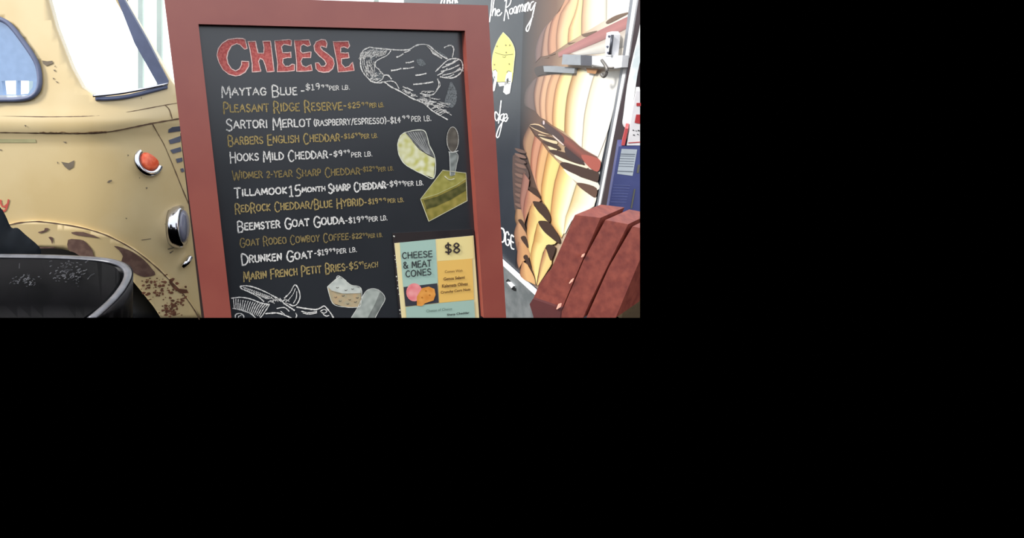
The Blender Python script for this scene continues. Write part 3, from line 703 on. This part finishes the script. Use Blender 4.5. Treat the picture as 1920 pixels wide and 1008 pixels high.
pt('poster_title', 'CHEESE', 195, 362, 508, 342, 62, M_ink, 1.9); pt('poster_title', '& MEAT', 208, 465, 498, 442, 66, M_ink, 1.9); pt('poster_title', 'CONES', 232, 555, 496, 530, 64, M_ink, 1.9)
pt('poster_price', '$8', 645, 308, 798, 298, 100, mat('dark_brown_ink', (52, 42, 40), .6), 3.0)
def ps(text, q, m, bold=.01): typeset(text, cp(q), bd, m, 'poster_text', PS, Pz+.003, bold)
ps('Comes With', [(640,485),(826,473),(826,500),(640,512)], M_inkb, 0)
ps('Genoa Salami', [(626,560),(848,540),(848,572),(626,592)], M_inkb, .025)
ps('Kalamata Olives', [(610,632),(880,606),(880,642),(610,668)], M_inkb, .025)
ps('Crunchy Corn Nuts', [(596,702),(908,668),(908,704),(596,738)], M_inkb, .025)
ps('Cheese of Choice', [(445,897),(715,872),(715,900),(445,925)], M_inkg, 0)
ps('Sharp Cheddar', [(662,940),(898,915),(898,945),(662,970)], M_ink, .02)
# white flecks along the sleeve edge
bm = bmesh.new()
for x, y, r in ((104,125,14),(128,400,8),(135,450,8),(130,550,9),(140,590,7),(145,640,6),(143,672,9),(158,735,7),(165,900,9),(170,940,7),(112,330,6),(118,370,7)):
    sheet(bm, cp([(x+r*random.uniform(.4, 1)*math.cos(a), y+r*random.uniform(.4, 1.3)*math.sin(a)) for a in range(6)]), bd, off=.0042)
pieces(obj('tape_fleck', bm, mat('white_flecks', (210, 208, 196), .7), PS), 'tape_fleck')

# ================================================================== TRAILER with printed side
TD = Vector((math.sin(math.radians(-7.8)), math.cos(math.radians(-7.8)), 0))
TN = Vector((-TD.y, TD.x, 0)); 
TP = CAM+ray(1165, 200)*1.5
tr = plane_at(TP, TN)
def t3(px, py, off=0.0): return tr(px, py, off)
TR = thing('trailer', 'black trailer with printed side photo of stacked cheese wheels beside the chalkboard', 'trailer', tuple(tr(1100, 585)))
BKV = -TN*.06
M_wrap = print_mat('printed_vinyl', .35, .4)
M_wrapk = mat('black_vinyl', (50, 54, 62), .35, col2=(56, 60, 68), scale=4, spec=.45)
M_alu = mat('aluminium', (188, 190, 194), .35, .6, col2=(170, 173, 178), scale=10); M_white = mat('white_enamel', (232, 232, 234), .35)
bm = bmesh.new(); sheet(bm, [(757, -60), (1215, -60), (1197, 0), (1178, 126), (1153, 246), (1134, 350), (1120, 440), (1105, 560), (1100, 638), (1005, 550), (945, 497), (757, 324)], t3, back=BKV, step=40); limit(bm)
obj('side_panel', bm, M_wrapk, TR)
P1 = crop(960, 0, 8); P2 = crop(960, 120, 8); P3 = crop(940, 220, 8); P4 = crop(940, 330, 8); P5 = crop(900, 440, 6.3)
ink = inkbm(); pl = [0]
ilay = ink.verts.layers.float_color['ink']
def vinyl(c):
    """Printing ink is duller than the sunlit photo shows it."""
    r_, g_, b_, _ = rgb(c)
    k = .46+.44*max(0, (r_+g_+b_)/3)**.8  # pale inks keep more brightness, so the glare stays in the colour
    return (r_*k, g_*k*.98, b_*k*.97, 1)
def resample(pts, n):
    pts = smooth_line(pts, n=6) if len(pts) > 2 else pts
    d = [0]
    for a, b in zip(pts, pts[1:]): d.append(d[-1]+math.hypot(b[0]-a[0], b[1]-a[1]))
    out = []
    for i in range(n):
        t = d[-1]*i/(n-1); k = 0
        while k < len(d)-2 and d[k+1] < t: k += 1
        f = (t-d[k])/((d[k+1]-d[k]) or 1); out.append((pts[k][0]+(pts[k+1][0]-pts[k][0])*f, pts[k][1]+(pts[k+1][1]-pts[k][1])*f))
    return out
def strip(Lc, Rc, cols, n=10):
    """One printed wheel: between its left and right edge, inks blended across it."""
    pl[0] += 1; off = .0008+.00012*pl[0]
    A_, B_ = resample(Lc, n), resample(Rc, n); m = len(cols)
    V = []
    for a, b in zip(A_, B_):
        row = []
        for t, c in cols:
            v = ink.verts.new(t3(a[0]+(b[0]-a[0])*t, a[1]+(b[1]-a[1])*t, off)); v[ilay] = vinyl(c); row.append(v)
        V.append(row)
    for i in range(n-1):
        for j in range(m-1): ink.faces.new([V[i][j], V[i][j+1], V[i+1][j+1], V[i+1][j]])
def blot(q, c):
    pl[0] += 1; sheet(ink, smooth_line(q, True, 3), t3, off=.0008+.00012*pl[0], ink=vinyl(c))
def wheel(L, R, a, b, c=None, seam_=(120, 84, 62)):
    strip(L, R, [(0, tuple(v*.72 for v in a)), (.07, a), (.45, b), (.85, c or b), (1, tuple(v*.93 for v in (c or b)))])
# ground of the print, glare put into its pale right side
strip([(985, -55), (978, 120), (975, 250), (975, 400), (965, 500)], [(1192, -55), (1168, 126), (1140, 246), (1120, 350), (1085, 615)],
      [(0, (56, 58, 66)), (.1, (104, 88, 84)), (.3, (150, 116, 98)), (.55, (214, 184, 150)), (1, (250, 244, 232))], 14)
# upper row
Wa = P1([(1418, -300), (1410, 0), (1408, 300)]); Wb = P1([(1070, -300), (1060, 0), (1040, 250), (1037, 525)]); Wc = P1([(1010, -300), (990, 0), (930, 230), (850, 430), (835, 645)])
Wd = P1([(900, -200), (860, 0), (740, 170), (690, 350), (662, 560), (668, 760)]); We = P1([(720, 160), (600, 300), (552, 500), (535, 700), (545, 830)]); Wf = P1([(600, 300), (500, 430), (455, 650), (430, 850)])
Wg = P1([(470, 430), (400, 560), (345, 750), (350, 940)])
wheel(Wa, P1([(1900, -300), (1850, 0), (1770, 180)]), (250, 240, 222), (255, 252, 244))  # rightmost wheel near white, glare painted into its ink
wheel(Wb, Wa, (230, 188, 150), (255, 252, 214), (254, 244, 224)); wheel(Wc, Wb, (228, 172, 124), (252, 242, 176), (250, 236, 170)); wheel(Wd, Wc, (206, 152, 120), (246, 212, 168), (248, 228, 170))
wheel(We, Wd, (170, 116, 98), (226, 172, 138)); wheel(Wf, We, (140, 104, 94), (204, 160, 136)); wheel(Wg, Wf, (122, 104, 104), (156, 126, 120))
strip(P1([(690, 790), (1050, 590), (1340, 440), (1760, 235)]), P1([(700, 860), (900, 790), (1340, 610), (1740, 420)]), [(0, (196, 134, 132)), (.5, (206, 142, 138)), (1, (176, 124, 122))], 10)
strip(P1([(880, 800), (1340, 615), (1740, 425)]), P1([(1000, 830), (1400, 790), (1690, 700)]), [(0, (206, 190, 178)), (.4, (226, 222, 212)), (1, (190, 188, 184))], 8)
for q in ([(1040, 520), (1100, 500), (1280, 460), (1110, 550)], [(1415, 320), (1560, 230), (1770, 180), (1620, 270), (1440, 355)], [(835, 640), (900, 640), (960, 625), (850, 665)], [(560, 825), (640, 800), (640, 812), (560, 836)], [(480, 870), (540, 855), (540, 868)]):
    blot(P1(q), (140, 112, 92))
# dark gap above the middle row
blot(P2([(340, 60), (520, 20), (800, 60), (940, 140), (600, 145), (440, 165), (370, 180)]), (96, 86, 84))
# middle row
Va = P2([(1240, 130), (1190, 280), (1120, 560), (1075, 800), (1062, 1000)])+P3([(1215, 220), (1205, 450)]); Vb = P2([(940, 60), (880, 250), (820, 500), (790, 800), (785, 1000)])+P3([(945, 215)])
Vc = P2([(725, 150), (660, 330), (620, 560), (602, 800), (610, 920)]); Vd = P2([(595, 160), (530, 350), (500, 600), (510, 840)]); Ve = P2([(480, 180), (430, 400), (410, 600), (425, 800)])
Vf = P2([(375, 200), (330, 400), (330, 560), (355, 710)]); Vg = P2([(300, 260), (200, 400), (180, 600), (240, 650)])
wheel(Va, P2([(1640, 100), (1560, 500), (1440, 1000)])+P3([(1450, 590)]), (250, 236, 206), (255, 254, 246)); wheel(Vb, Va, (216, 166, 110), (255, 248, 200), (255, 254, 246)); wheel(Vc, Vb, (222, 162, 112), (252, 240, 168), (250, 238, 176))  # right-hand wheels paled, glare carried by the ink
wheel(Vd, Vc, (204, 150, 114), (240, 190, 146)); wheel(Ve, Vd, (180, 130, 108), (234, 188, 150)); wheel(Vf, Ve, (142, 106, 96), (206, 164, 136)); wheel(Vg, Vf, (108, 96, 96), (138, 118, 114))
# row of wheels with dark tops on the lower shelf
Ra = P4([(1125, 110), (1080, 250), (1010, 480), (962, 620), (935, 860)])
Rb = P3([(875, 700), (830, 850), (790, 1000)])+P4([(750, 400), (735, 600), (760, 740), (900, 930)])
Rc = P3([(700, 515), (660, 680), (620, 900), (600, 1000)])+P4([(600, 330), (640, 400), (720, 520)]); Rd = P3([(600, 370), (560, 520), (530, 700), (510, 900), (530, 1000)])+P4([(570, 280)])
Re = P3([(500, 275), (460, 450), (440, 650), (435, 740)]); Rf = P3([(410, 130), (330, 300), (330, 450), (400, 610)])
wheel(Rf, Re, (146, 112, 98), (200, 160, 126)); wheel(Re, Rd, (188, 122, 100), (226, 166, 136)); wheel(Rd, Rc, (204, 136, 102), (242, 194, 140)); wheel(Rc, Rb, (226, 166, 104), (252, 230, 150)); 
wheel(Rb, Ra, (234, 176, 116), (252, 240, 164), (255, 250, 226)); wheel(Ra, P4([(1440, 150), (1400, 440), (1240, 530), (1090, 620), (960, 860)]), (240, 214, 158), (254, 248, 210), (255, 252, 240))  # lower right wheels also whitened with painted glare
blot(P3([(420, 125), (560, 100), (760, 240), (620, 240)]), (236, 206, 166)); blot(P3([(560, 250), (800, 330), (830, 400), (620, 330)]), (240, 220, 180)); blot(P3([(700, 430), (840, 480), (760, 500)]), (244, 226, 184))
blot(P3([(800, 560), (1000, 640), (1290, 740), (1240, 760), (1000, 700), (840, 620)]), (250, 240, 210)); blot(P3([(940, 760), (1200, 900), (1450, 985), (1440, 1090), (1180, 1000), (1000, 860)]), (252, 246, 224))
DT = (104, 84, 78)
for q in ([(420, 120), (560, 120), (740, 225), (720, 250), (560, 195)], [(510, 265), (620, 275), (780, 305), (830, 350), (680, 320)], [(610, 360), (700, 365), (850, 420), (880, 485), (740, 440)],
          [(710, 500), (790, 485), (930, 520), (1060, 560), (1240, 690), (1180, 705), (1000, 645), (850, 580)], [(880, 690), (950, 670), (1100, 710), (1300, 770), (1450, 820), (1440, 965), (1280, 920), (1080, 840), (930, 760)]): blot(P3(q), DT)
blot(P3([(950, 440), (1090, 520), (1240, 690), (1000, 600)]), (98, 84, 86))
blot(P4([(1130, 105), (1250, 110), (1430, 180), (1410, 320), (1300, 260), (1180, 170)]), (132, 104, 92))
# middle shelf board
strip(P3([(640, 60), (850, 190), (1080, 350), (1220, 470), (1440, 590)]), P3([(650, 150), (790, 270), (930, 410), (1180, 620), (1430, 815)]), [(0, (150, 108, 98)), (.5, (176, 110, 100)), (1, (120, 88, 86))], 10)
blot(P3([(1200, 560), (1440, 610), (1490, 700), (1440, 815), (1290, 720)]), (204, 116, 104)); blot(P3([(600, 60), (700, 100), (930, 290), (900, 380), (640, 150)]), (112, 94, 94))
blot(P3([(775, 265), (930, 400), (915, 410), (790, 300)]), (240, 220, 210)); blot(P3([(625, 50), (650, 60), (645, 105), (625, 100)]), (236, 214, 214))
# lower stacks
def stack(cr_, lens, L, R, a, b):
    wheel(L, R, a, b); blot(cr_(lens), (100, 80, 72))
blot(P4([(170, -300), (330, -200), (420, 0), (330, 250), (300, 480), (200, 500)]), (118, 100, 96))
for i in range(12):
    y = -420+i*75; blot(P4([(200, y), (330, y+30), (370, y+80), (260, y+60)]), (158, 128, 116) if i % 2 else (136, 112, 104))
wheel(P4([(330, -60), (290, 200), (280, 420), (330, 640)]), P4([(420, 60), (400, 200), (340, 420), (350, 660)]), (150, 110, 102), (190, 140, 126))
wheel(P4([(220, 490), (200, 640), (240, 760)]), P4([(300, 500), (340, 640), (350, 720)]), (150, 116, 90), (210, 166, 128))
stack(P4, [(250, 660), (300, 648), (350, 720), (375, 850), (300, 740)], P4([(240, 690), (190, 850), (210, 1000)])+P5([(440, 200)]), P4([(290, 720), (370, 850), (385, 1000)])+P5([(480, 150)]), (170, 126, 104), (222, 172, 132))
stack(P4, [(400, 180), (440, 160), (520, 190), (590, 330), (500, 270)], P4([(390, 200), (340, 400), (330, 560), (350, 700)]), P4([(480, 270), (590, 350), (560, 390), (430, 450)]), (190, 128, 112), (226, 170, 132))
stack(P4, [(470, 390), (520, 378), (640, 420), (735, 600), (720, 695), (640, 620), (540, 500)], P4([(460, 400), (410, 550), (380, 800), (390, 1000)])+P5([(560, 150), (620, 420)]), P4([(560, 540), (710, 690), (700, 760)])+P5([(640, 60), (610, 300), (640, 420)]), (226, 168, 112), (250, 226, 150))
stack(P4, [(550, 690), (620, 668), (720, 700), (860, 900), (865, 1005), (740, 920), (630, 820)], P4([(540, 700), (490, 900)])+P5([(640, 30), (600, 200), (600, 330), (655, 520)]), P4([(640, 830), (860, 1005)])+P5([(890, 110), (780, 130), (720, 300), (665, 590)]), (228, 174, 108), (254, 236, 160))
stack(P5, [(780, 125), (890, 140), (860, 260), (830, 300)], P5([(770, 150), (720, 300), (690, 480), (670, 600)]), P5([(830, 260), (850, 330), (800, 420), (690, 590)]), (206, 144, 110), (252, 222, 150))
stack(P5, [(480, 30), (540, 20), (575, 155), (520, 100)], P5([(450, 80), (435, 300), (460, 400)]), P5([(530, 110), (580, 190), (590, 260), (500, 320)]), (196, 140, 112), (232, 178, 128))
stack(P5, [(510, 260), (560, 240), (605, 390), (555, 330)], P5([(500, 310), (470, 450), (500, 520)]), P5([(560, 350), (640, 500), (655, 590)]), (204, 146, 108), (246, 196, 138))
limit(ink); obj('cheese_wheel_print', ink, M_wrap, TR, label='printed photo of cheese wheels stacked on shelves')
# lettering and logo on the black part
M_wl = mat('white_vinyl_lettering', (240, 240, 240), .4)
sc = crop(640, 0, 5.19)
def script(name, cr_, strokes, w):
    bm = bmesh.new()
    for st in strokes: ribbon(bm, smooth_line(cr_(st), n=5), w, t3, .0012, .15)
    limit(bm); obj(name, bm, M_wl, TR)
script('script_lettering', sc, [[(1470,-40),(1456,100),(1443,212)], [(1430,-20),(1490,-25)], [(1488,-10),(1474,90),(1468,152)], [(1470,130),(1490,88),(1502,92),(1498,152)], [(1512,122),(1540,108),(1530,92),(1514,112),(1518,150),(1545,145),(1562,122)],
    [(1612,-30),(1600,80),(1584,200)], [(1590,10),(1630,-35),(1652,-10),(1638,45),(1598,80)], [(1600,82),(1618,130),(1628,182)], [(1662,80),(1640,95),(1640,130),(1660,132),(1668,95),(1662,80)], [(1700,62),(1682,78),(1680,120),(1696,122),(1706,66),(1704,128)],
    [(1722,60),(1714,125)], [(1716,100),(1732,52),(1744,62),(1734,118)], [(1738,92),(1756,44),(1768,56),(1758,112)], [(1788,44),(1776,108)], [(1800,36),(1790,112)], [(1794,80),(1814,26),(1826,40),(1812,106)], [(1872,14),(1846,30),(1834,80),(1848,100),(1870,60),(1892,26)],
    [(1888,28),(1870,110),(1848,200),(1822,290),(1804,302),(1800,272),(1830,220),(1862,160)]], 2.2)
script('script_lettering', sc, [[(970,30),(990,-30)], [(1000,28),(1010,-30)], [(1030,30),(1040,-30),(1060,28)], [(1080,28),(1090,-30)], [(1110,28),(1105,-25),(1130,25)]], 3)
lg = crop(900, 40, 4.38)
script('script_lettering', lg, [[(174,652),(164,740),(152,836)], [(152,770),(128,742),(122,790),(140,815),(160,770)], [(196,758),(172,772),(168,806),(186,806),(198,760),(176,860),(156,940),(140,952),(136,930),(158,868),(196,812)], [(196,800),(222,782),(216,760),(200,770),(198,806),(214,820),(230,792)]], 2.2)
bm = inkbm()
sheet(bm, lg([(190,90),(240,140),(275,200),(287,260),(280,330),(272,420),(262,500),(240,505),(140,495),(110,440),(98,360),(104,280),(120,220),(150,150)]), t3, off=.001, ink=rgb((236, 228, 116)))
for q in ([(105,405),(125,395),(142,420),(140,480),(120,570),(105,575),(108,520),(118,480),(104,450)], [(215,440),(235,410),(262,420),(260,500),(245,590),(215,602),(190,580),(200,520)], [(145,500),(250,500),(240,520),(160,535)]):
    sheet(bm, lg(q), t3, off=.0014, ink=rgb((236, 236, 236)))
for q in ([(216,480),(232,460),(235,490),(222,515)], [(112,455),(122,450),(124,478)]): sheet(bm, lg(q), t3, off=.0018, ink=rgb((60, 62, 66)))
for st in ([(125,255),(160,268),(200,276),(270,270)], [(110,406),(125,394),(140,412)], [(218,420),(234,406),(250,414)], [(185,290),(200,296),(212,286)], [(150,500),(250,492)]): ribbon(bm, smooth_line(lg(st)), 1.1, t3, .0019, .1, ink=rgb((96, 96, 60)))
for x, y in ((140, 205), (212, 196), (244, 196), (118, 355), (240, 350), (215, 255)): sheet(bm, lg([(x+7*math.cos(a), y+8*math.sin(a)) for a in range(6)]), t3, off=.0019, ink=rgb((128, 122, 70)))
for st in ([(190,90),(240,140),(275,200),(287,260),(280,330),(272,420)], [(190,90),(150,150),(120,220),(104,280),(98,360),(104,420)]): ribbon(bm, smooth_line(lg(st)), .9, t3, .0017, .2, ink=rgb((222, 220, 180)))
obj('cheese_truck_logo', bm, M_wrap, TR, label='yellow cheese wedge on white wheels logo')
c6 = crop(880, 340, 3.876)
script('block_lettering', c6, [[(222, 338), (222, 430)], [(222, 338), (246, 346), (256, 380), (254, 425), (240, 440), (222, 430)]], 3)
script('block_lettering', c6, [[(288, 388), (278, 366), (266, 376), (262, 410), (266, 450), (280, 465), (290, 450), (290, 428), (280, 422)]], 2.6)
script('block_lettering', c6, [[(322, 402), (304, 392), (303, 474), (324, 492)], [(304, 432), (320, 444)]], 2.6)
# trims, lower skirt and hardware
bm = bmesh.new(); sheet(bm, [(757, 318), (945, 491), (1008, 548), (1100, 632), (1100, 638), (1004, 554), (942, 497), (757, 326)], t3, back=TN*-.01, off=.012); limit(bm); obj('edge_trim', bm, M_white, TR, label='white trim strip along the lower edge')
bm = bmesh.new(); sheet(bm, [(757, 326), (942, 496), (1004, 553), (1060, 606), (1050, 640), (757, 640)], t3, back=BKV, off=.004); limit(bm)
obj('skirt', bm, mat('grey_galvanised_skirt', (150, 154, 156), .45, .35, col2=(124, 130, 132), scale=14), TR)
bm = bmesh.new()
sheet(bm, P5([(304, 545), (330, 518), (362, 548), (352, 556), (330, 538), (312, 552)]), t3, off=.006); sheet(bm, P5([(368, 640), (385, 606), (425, 632), (424, 664), (400, 660)]), t3, off=.006)
pieces(obj('skirt_slot', bm, M_black, TR), 'skirt_slot')
bm = bmesh.new(); sheet(bm, P5([(315, 560), (345, 556), (395, 604), (372, 630)]), t3, back=TN*-.008, off=.012); obj('skirt_latch', bm, M_white, TR)
def tstrip(name, L, R, m, off, dep, lab=None):
    bm = bmesh.new(); sheet(bm, L+R[::-1], t3, back=TN*-dep, off=off, step=40); limit(bm); return obj(name, bm, m, TR, label=lab)
e0 = [(1186, -60), (1181, 0), (1164, 126), (1143, 246), (1124, 350), (1110, 430)]
sh = lambda d: [(x+d*(1-max(0, y)/900), y) for x, y in e0]
tstrip('door_edge_trim', sh(0), sh(6), mat('grey_edge_metal', (140, 142, 148), .4, .4), .006, .012)
tstrip('door_edge_trim', sh(6), sh(13), M_white, .010, .02)
bm = bmesh.new(); sheet(bm, [(1204, -60), (1197, 0), (1178, 126), (1153, 246), (1134, 350), (1118, 430), (1132, 430), (1147, 350), (1171, 246), (1191, 126), (1212, 0), (1222, -60)], t3, back=TN*-.03, off=.012); limit(bm)
obj('door_seal', bm, mat('dark_rubber_seal', (58, 46, 50), .7), TR)
# hinge strap
bm = bmesh.new(); sheet(bm, P1([(760, 815), (1215, 835), (1215, 985), (745, 965)]), t3, back=TN*-.02, off=.030); obj('hinge_strap', bm, mat('brushed_steel_strap', (150, 154, 160), .4, .3), TR)
bm = bmesh.new(); sheet(bm, P1([(1030, 826), (1215, 836), (1215, 988), (1030, 980)]), t3, back=TN*-.02, off=.0315); obj('strap_dark_end', bm, mat('dark_strap_end', (84, 84, 92), .4, .3), TR)  # darker block over the right end of the strap
bm = bmesh.new(); sheet(bm, P1([(1200, 840), (1480, 830), (1660, 830), (1640, 1010), (1480, 1030), (1200, 1000)]), t3, back=TN*-.02, off=.034)
sheet(bm, P1([(1420, 490), (1500, 470), (1530, 520), (1500, 840), (1400, 840), (1400, 640)]), t3, back=TN*-.02, off=.036)
hp = obj('hinge_plate', bm, M_white, TR)
bm = bmesh.new(); tube(bm, [t3(*P1([(1505, 520)])[0], .044), t3(*P1([(1470, 820)])[0], .044)], .004, 10); obj('hinge_pin', bm, mat('dark_pin', (74, 76, 84), .4, .5), hp, True)
bm = bmesh.new()
for u, v in ((1465, 545), (1440, 700), (1450, 790)):
    bm = bmesh.new(); lathe(bm, [(.0035, 0), (.003, .004)], t3(*P1([(u, v)])[0], .036), TN, 12); obj('hinge_bolt', bm, M_slot, hp)
bm = bmesh.new(); tube(bm, [t3(*q, .045) for q in smooth_line(P2([(1345, -60), (1420, 60), (1410, 150), (1375, 190), (1340, 150)]))], .0045, 8); tube(bm, [t3(*q, .04) for q in P2([(1200, 20), (1350, 50), (1520, 55)])], .003, 8)
obj('hinge_hook', bm, mat('grey_steel_hook', (120, 116, 112), .4, .5), hp, True)
bm = bmesh.new(); sheet(bm, P2([(470, 30), (620, 28), (940, 60), (930, 140), (480, 115)]), t3, back=TN*-.012, off=.014); obj('strap_shadow_bar', bm, mat('grey_strap_shadow', (142, 146, 150), .5), TR)  # grey bar drawn in for the shadow under the hinge strap
bm = bmesh.new(); sheet(bm, P2([(1110, 60), (1300, 70), (1250, 150), (1130, 130)]), t3, off=.013); obj('grease_mark', bm, mat('brown_grease', (176, 130, 90), .7), TR)

# ================================================================== right of the trailer door: hanging strip, boxes, crate, bench
fr = lambda d: plane_at(CAM+ray(1170, 300)*d, Vector((0, -1, 0)))
f1 = fr(1.36)
cq = crop(1100, 180, 4.2)
bm = bmesh.new(); hs = plane_at(CAM+ray(1185, 200)*1.40, Vector((-.3, -1, 0)))
sheet(bm, smooth_line([(1214, -20), (1200, 60), (1188, 110), (1178, 160), (1171, 215), (1169, 232), (1173, 240), (1179, 236), (1184, 215), (1192, 160), (1199, 120), (1215, 60), (1230, -20)], True, 3), hs, back=Vector((.004, .012, 0)), step=8); limit(bm)
tag(obj('hanging_strip', bm, mat('white_translucent_plastic', (214, 224, 226), .3, col2=(238, 240, 240), scale=30)), 'white plastic strip with rounded end hanging beside the dark trailer door seal', 'strip')
# brown crate the cartons stand on
bm = bmesh.new(); z_top = f1(1170, 420).z
CR = thing('wooden_crate', 'dark olive-brown wooden crate behind the red bench slats at the right edge', 'crate', (f1(1190, 420).x, 1.4, z_top-.3))
x0 = f1(1165, 420).x-.06; yF = f1(1170, 420).y-.155
for i in range(3):
    bm = bmesh.new(); zt = z_top-.002-i*.105; box(bm, x0, x0+.3, yF, yF+.02, zt-.095, zt); limit(bm); 
    if bm.faces: obj('side_board', bm, mat('olive_brown_wood', (78, 62, 40), .8, col2=(96, 78, 50), scale=16), CR)
    else: bm.free()
bm = bmesh.new(); box(bm, x0, x0+.3, yF, yF+.225, z_top-.02, z_top); limit(bm); obj('top_board', bm, mat('brown_wood', (96, 74, 50), .8), CR)
# blue carton
BX = thing('blue_carton', 'blue cardboard carton with a pale printed label behind the red slats', 'box', tuple(f1(1170, 420)))
M_blue = mat('blue_card', (70, 76, 128), .6, col2=(82, 90, 142), scale=8)
bm = bmesh.new(); sheet(bm, cq([(252, 396), (420, 390), (420, 1010), (150, 1010)]), f1, back=Vector((.045, .085, 0))); limit(bm); obj('carton_body', bm, M_blue, BX)
f1b = lambda x, y, off=0.0: f1(x, y, .0006+off)
bm = bmesh.new(); sheet(bm, cq([(275, 415), (398, 420), (362, 628), (240, 612)]), f1b); lb = obj('carton_label', bm, mat('pale_paper_label', (190, 198, 204), .6), BX)
bm = bmesh.new()
for y in (455, 470, 490, 510, 530, 550, 590): ribbon(bm, cq([(270-(y-415)*.14, y), (385-(y-415)*.14, y+4)]), .9 if y not in (455, 590) else 1.6, f1b, .0006, .2)
obj('label_print', bm, mat('grey_print', (116, 124, 134), .6), lb)
bm = bmesh.new()
for i in range(7): ribbon(bm, cq([(215-i*4, 700+i*22), (340-i*5, 705+i*22)]), .8, f1b, .0003, .4)
obj('carton_print', bm, mat('pale_blue_print', (112, 120, 170), .6), BX)
bm = bmesh.new(); ribbon(bm, cq([(378, 735), (352, 880)]), 3, f1b, .0003); ribbon(bm, cq([(412, 545), (402, 600)]), 4, f1b, .0003); pieces(obj('carton_tape', bm, mat('olive_tape', (104, 104, 92), .6), BX), 'carton_tape')
# red and white carton standing on it
RX = thing('red_white_carton', 'white and red printed carton standing on top of the blue carton', 'box', tuple(f1(1180, 272)))
bm = bmesh.new(); sheet(bm, cq([(390, -40), (420, -40), (420, 388), (315, 388)]), f1, back=Vector((.06, .1, 0))); limit(bm); obj('carton_body', bm, mat('white_card', (236, 232, 232), .6), RX)
bm = bmesh.new(); sheet(bm, cq([(305, 255), (328, 255), (300, 388), (272, 388)]), f1b, back=Vector((.055, .09, 0))); obj('carton_side', bm, mat('red_card', (196, 66, 70), .6, col2=(214, 96, 96), scale=10), RX, label='red side of the carton')
bm = bmesh.new(); sheet(bm, cq([(390, 145), (420, 145), (420, 218), (378, 210)]), f1b, off=.0004); ribbon(bm, cq([(330, 368), (420, 362)]), 1.6, f1b, .0004); ribbon(bm, cq([(400, 66), (419, 66)]), 6, f1b, .0004); pieces(obj('red_print', bm, mat('red_ink', (186, 60, 62), .6), RX), 'red_print')
bm = bmesh.new()
for u, v in ((365, 268), (385, 272), (405, 270), (368, 305), (400, 300)): ribbon(bm, cq([(u, v), (u+10, v+3)]), 1.5, f1b, .0004, .5)
obj('black_print', bm, M_ink, RX)
# red slatted bench leaning against the corner
bn = Vector((.18, -1, .35)).normalized()
pb = plane_at(CAM+ray(1090, 500)*1.12, bn)
BE = thing('slatted_bench', 'weathered red-brown wooden slatted bench tipped up in front of the trailer', 'bench', tuple(pb(1100, 594)))
M_wood = mat('worn_red_wood_stain', (110, 46, 38), .5, col2=(146, 72, 56), scale=55, bump=.3, lo=.3, hi=.78)
ext = Vector((.095, .07, .0))
slats = [[(1078, 402.5), (1126, 408), (1094, 482), (1058, 568), (1048, 596), (1000, 596), (997, 566), (1012, 531), (1028, 509), (1033, 505)],
         [(1135, 412), (1178, 420), (1146, 484), (1104, 570), (1093, 596), (1048, 596), (1054, 582), (1094, 488)],
         [(1186, 424), (1240, 436), (1215, 450), (1183, 527), (1154, 596), (1099, 596), (1142, 500)]]
for i, q in enumerate(slats):
    bm = bmesh.new(); sheet(bm, q, pb, back=ext, off=.002*i); limit(bm)
    bmesh.ops.recalc_face_normals(bm, faces=bm.faces[:])
    o = obj('slat', bm, M_wood, BE)
    bv = o.modifiers.new('soft edges', 'BEVEL'); bv.width = .002; bv.segments = 2; bv.limit_method = 'ANGLE'; bv.angle_limit = math.radians(40)
bm = bmesh.new(); sheet(bm, [(993, 570), (999, 560), (1052, 578), (1050, 596), (1001, 596)], pb, back=ext*.8, off=.004); limit(bm); obj('end_rail', bm, mat('dark_red_end_grain', (84, 36, 34), .7), BE)
c55 = P5
bm = bmesh.new()
for q in ([(910, 880), (935, 820), (965, 808), (955, 850)], [(1205, 265), (1215, 235), (1240, 222), (1228, 255)], [(1060, 575), (1085, 535), (1110, 515), (1095, 550)]): sheet(bm, c55(q), pb, back=bn*-.003, off=.009)
pieces(obj('splinter', bm, mat('pale_bare_wood', (216, 160, 140), .7), BE), 'splinter')
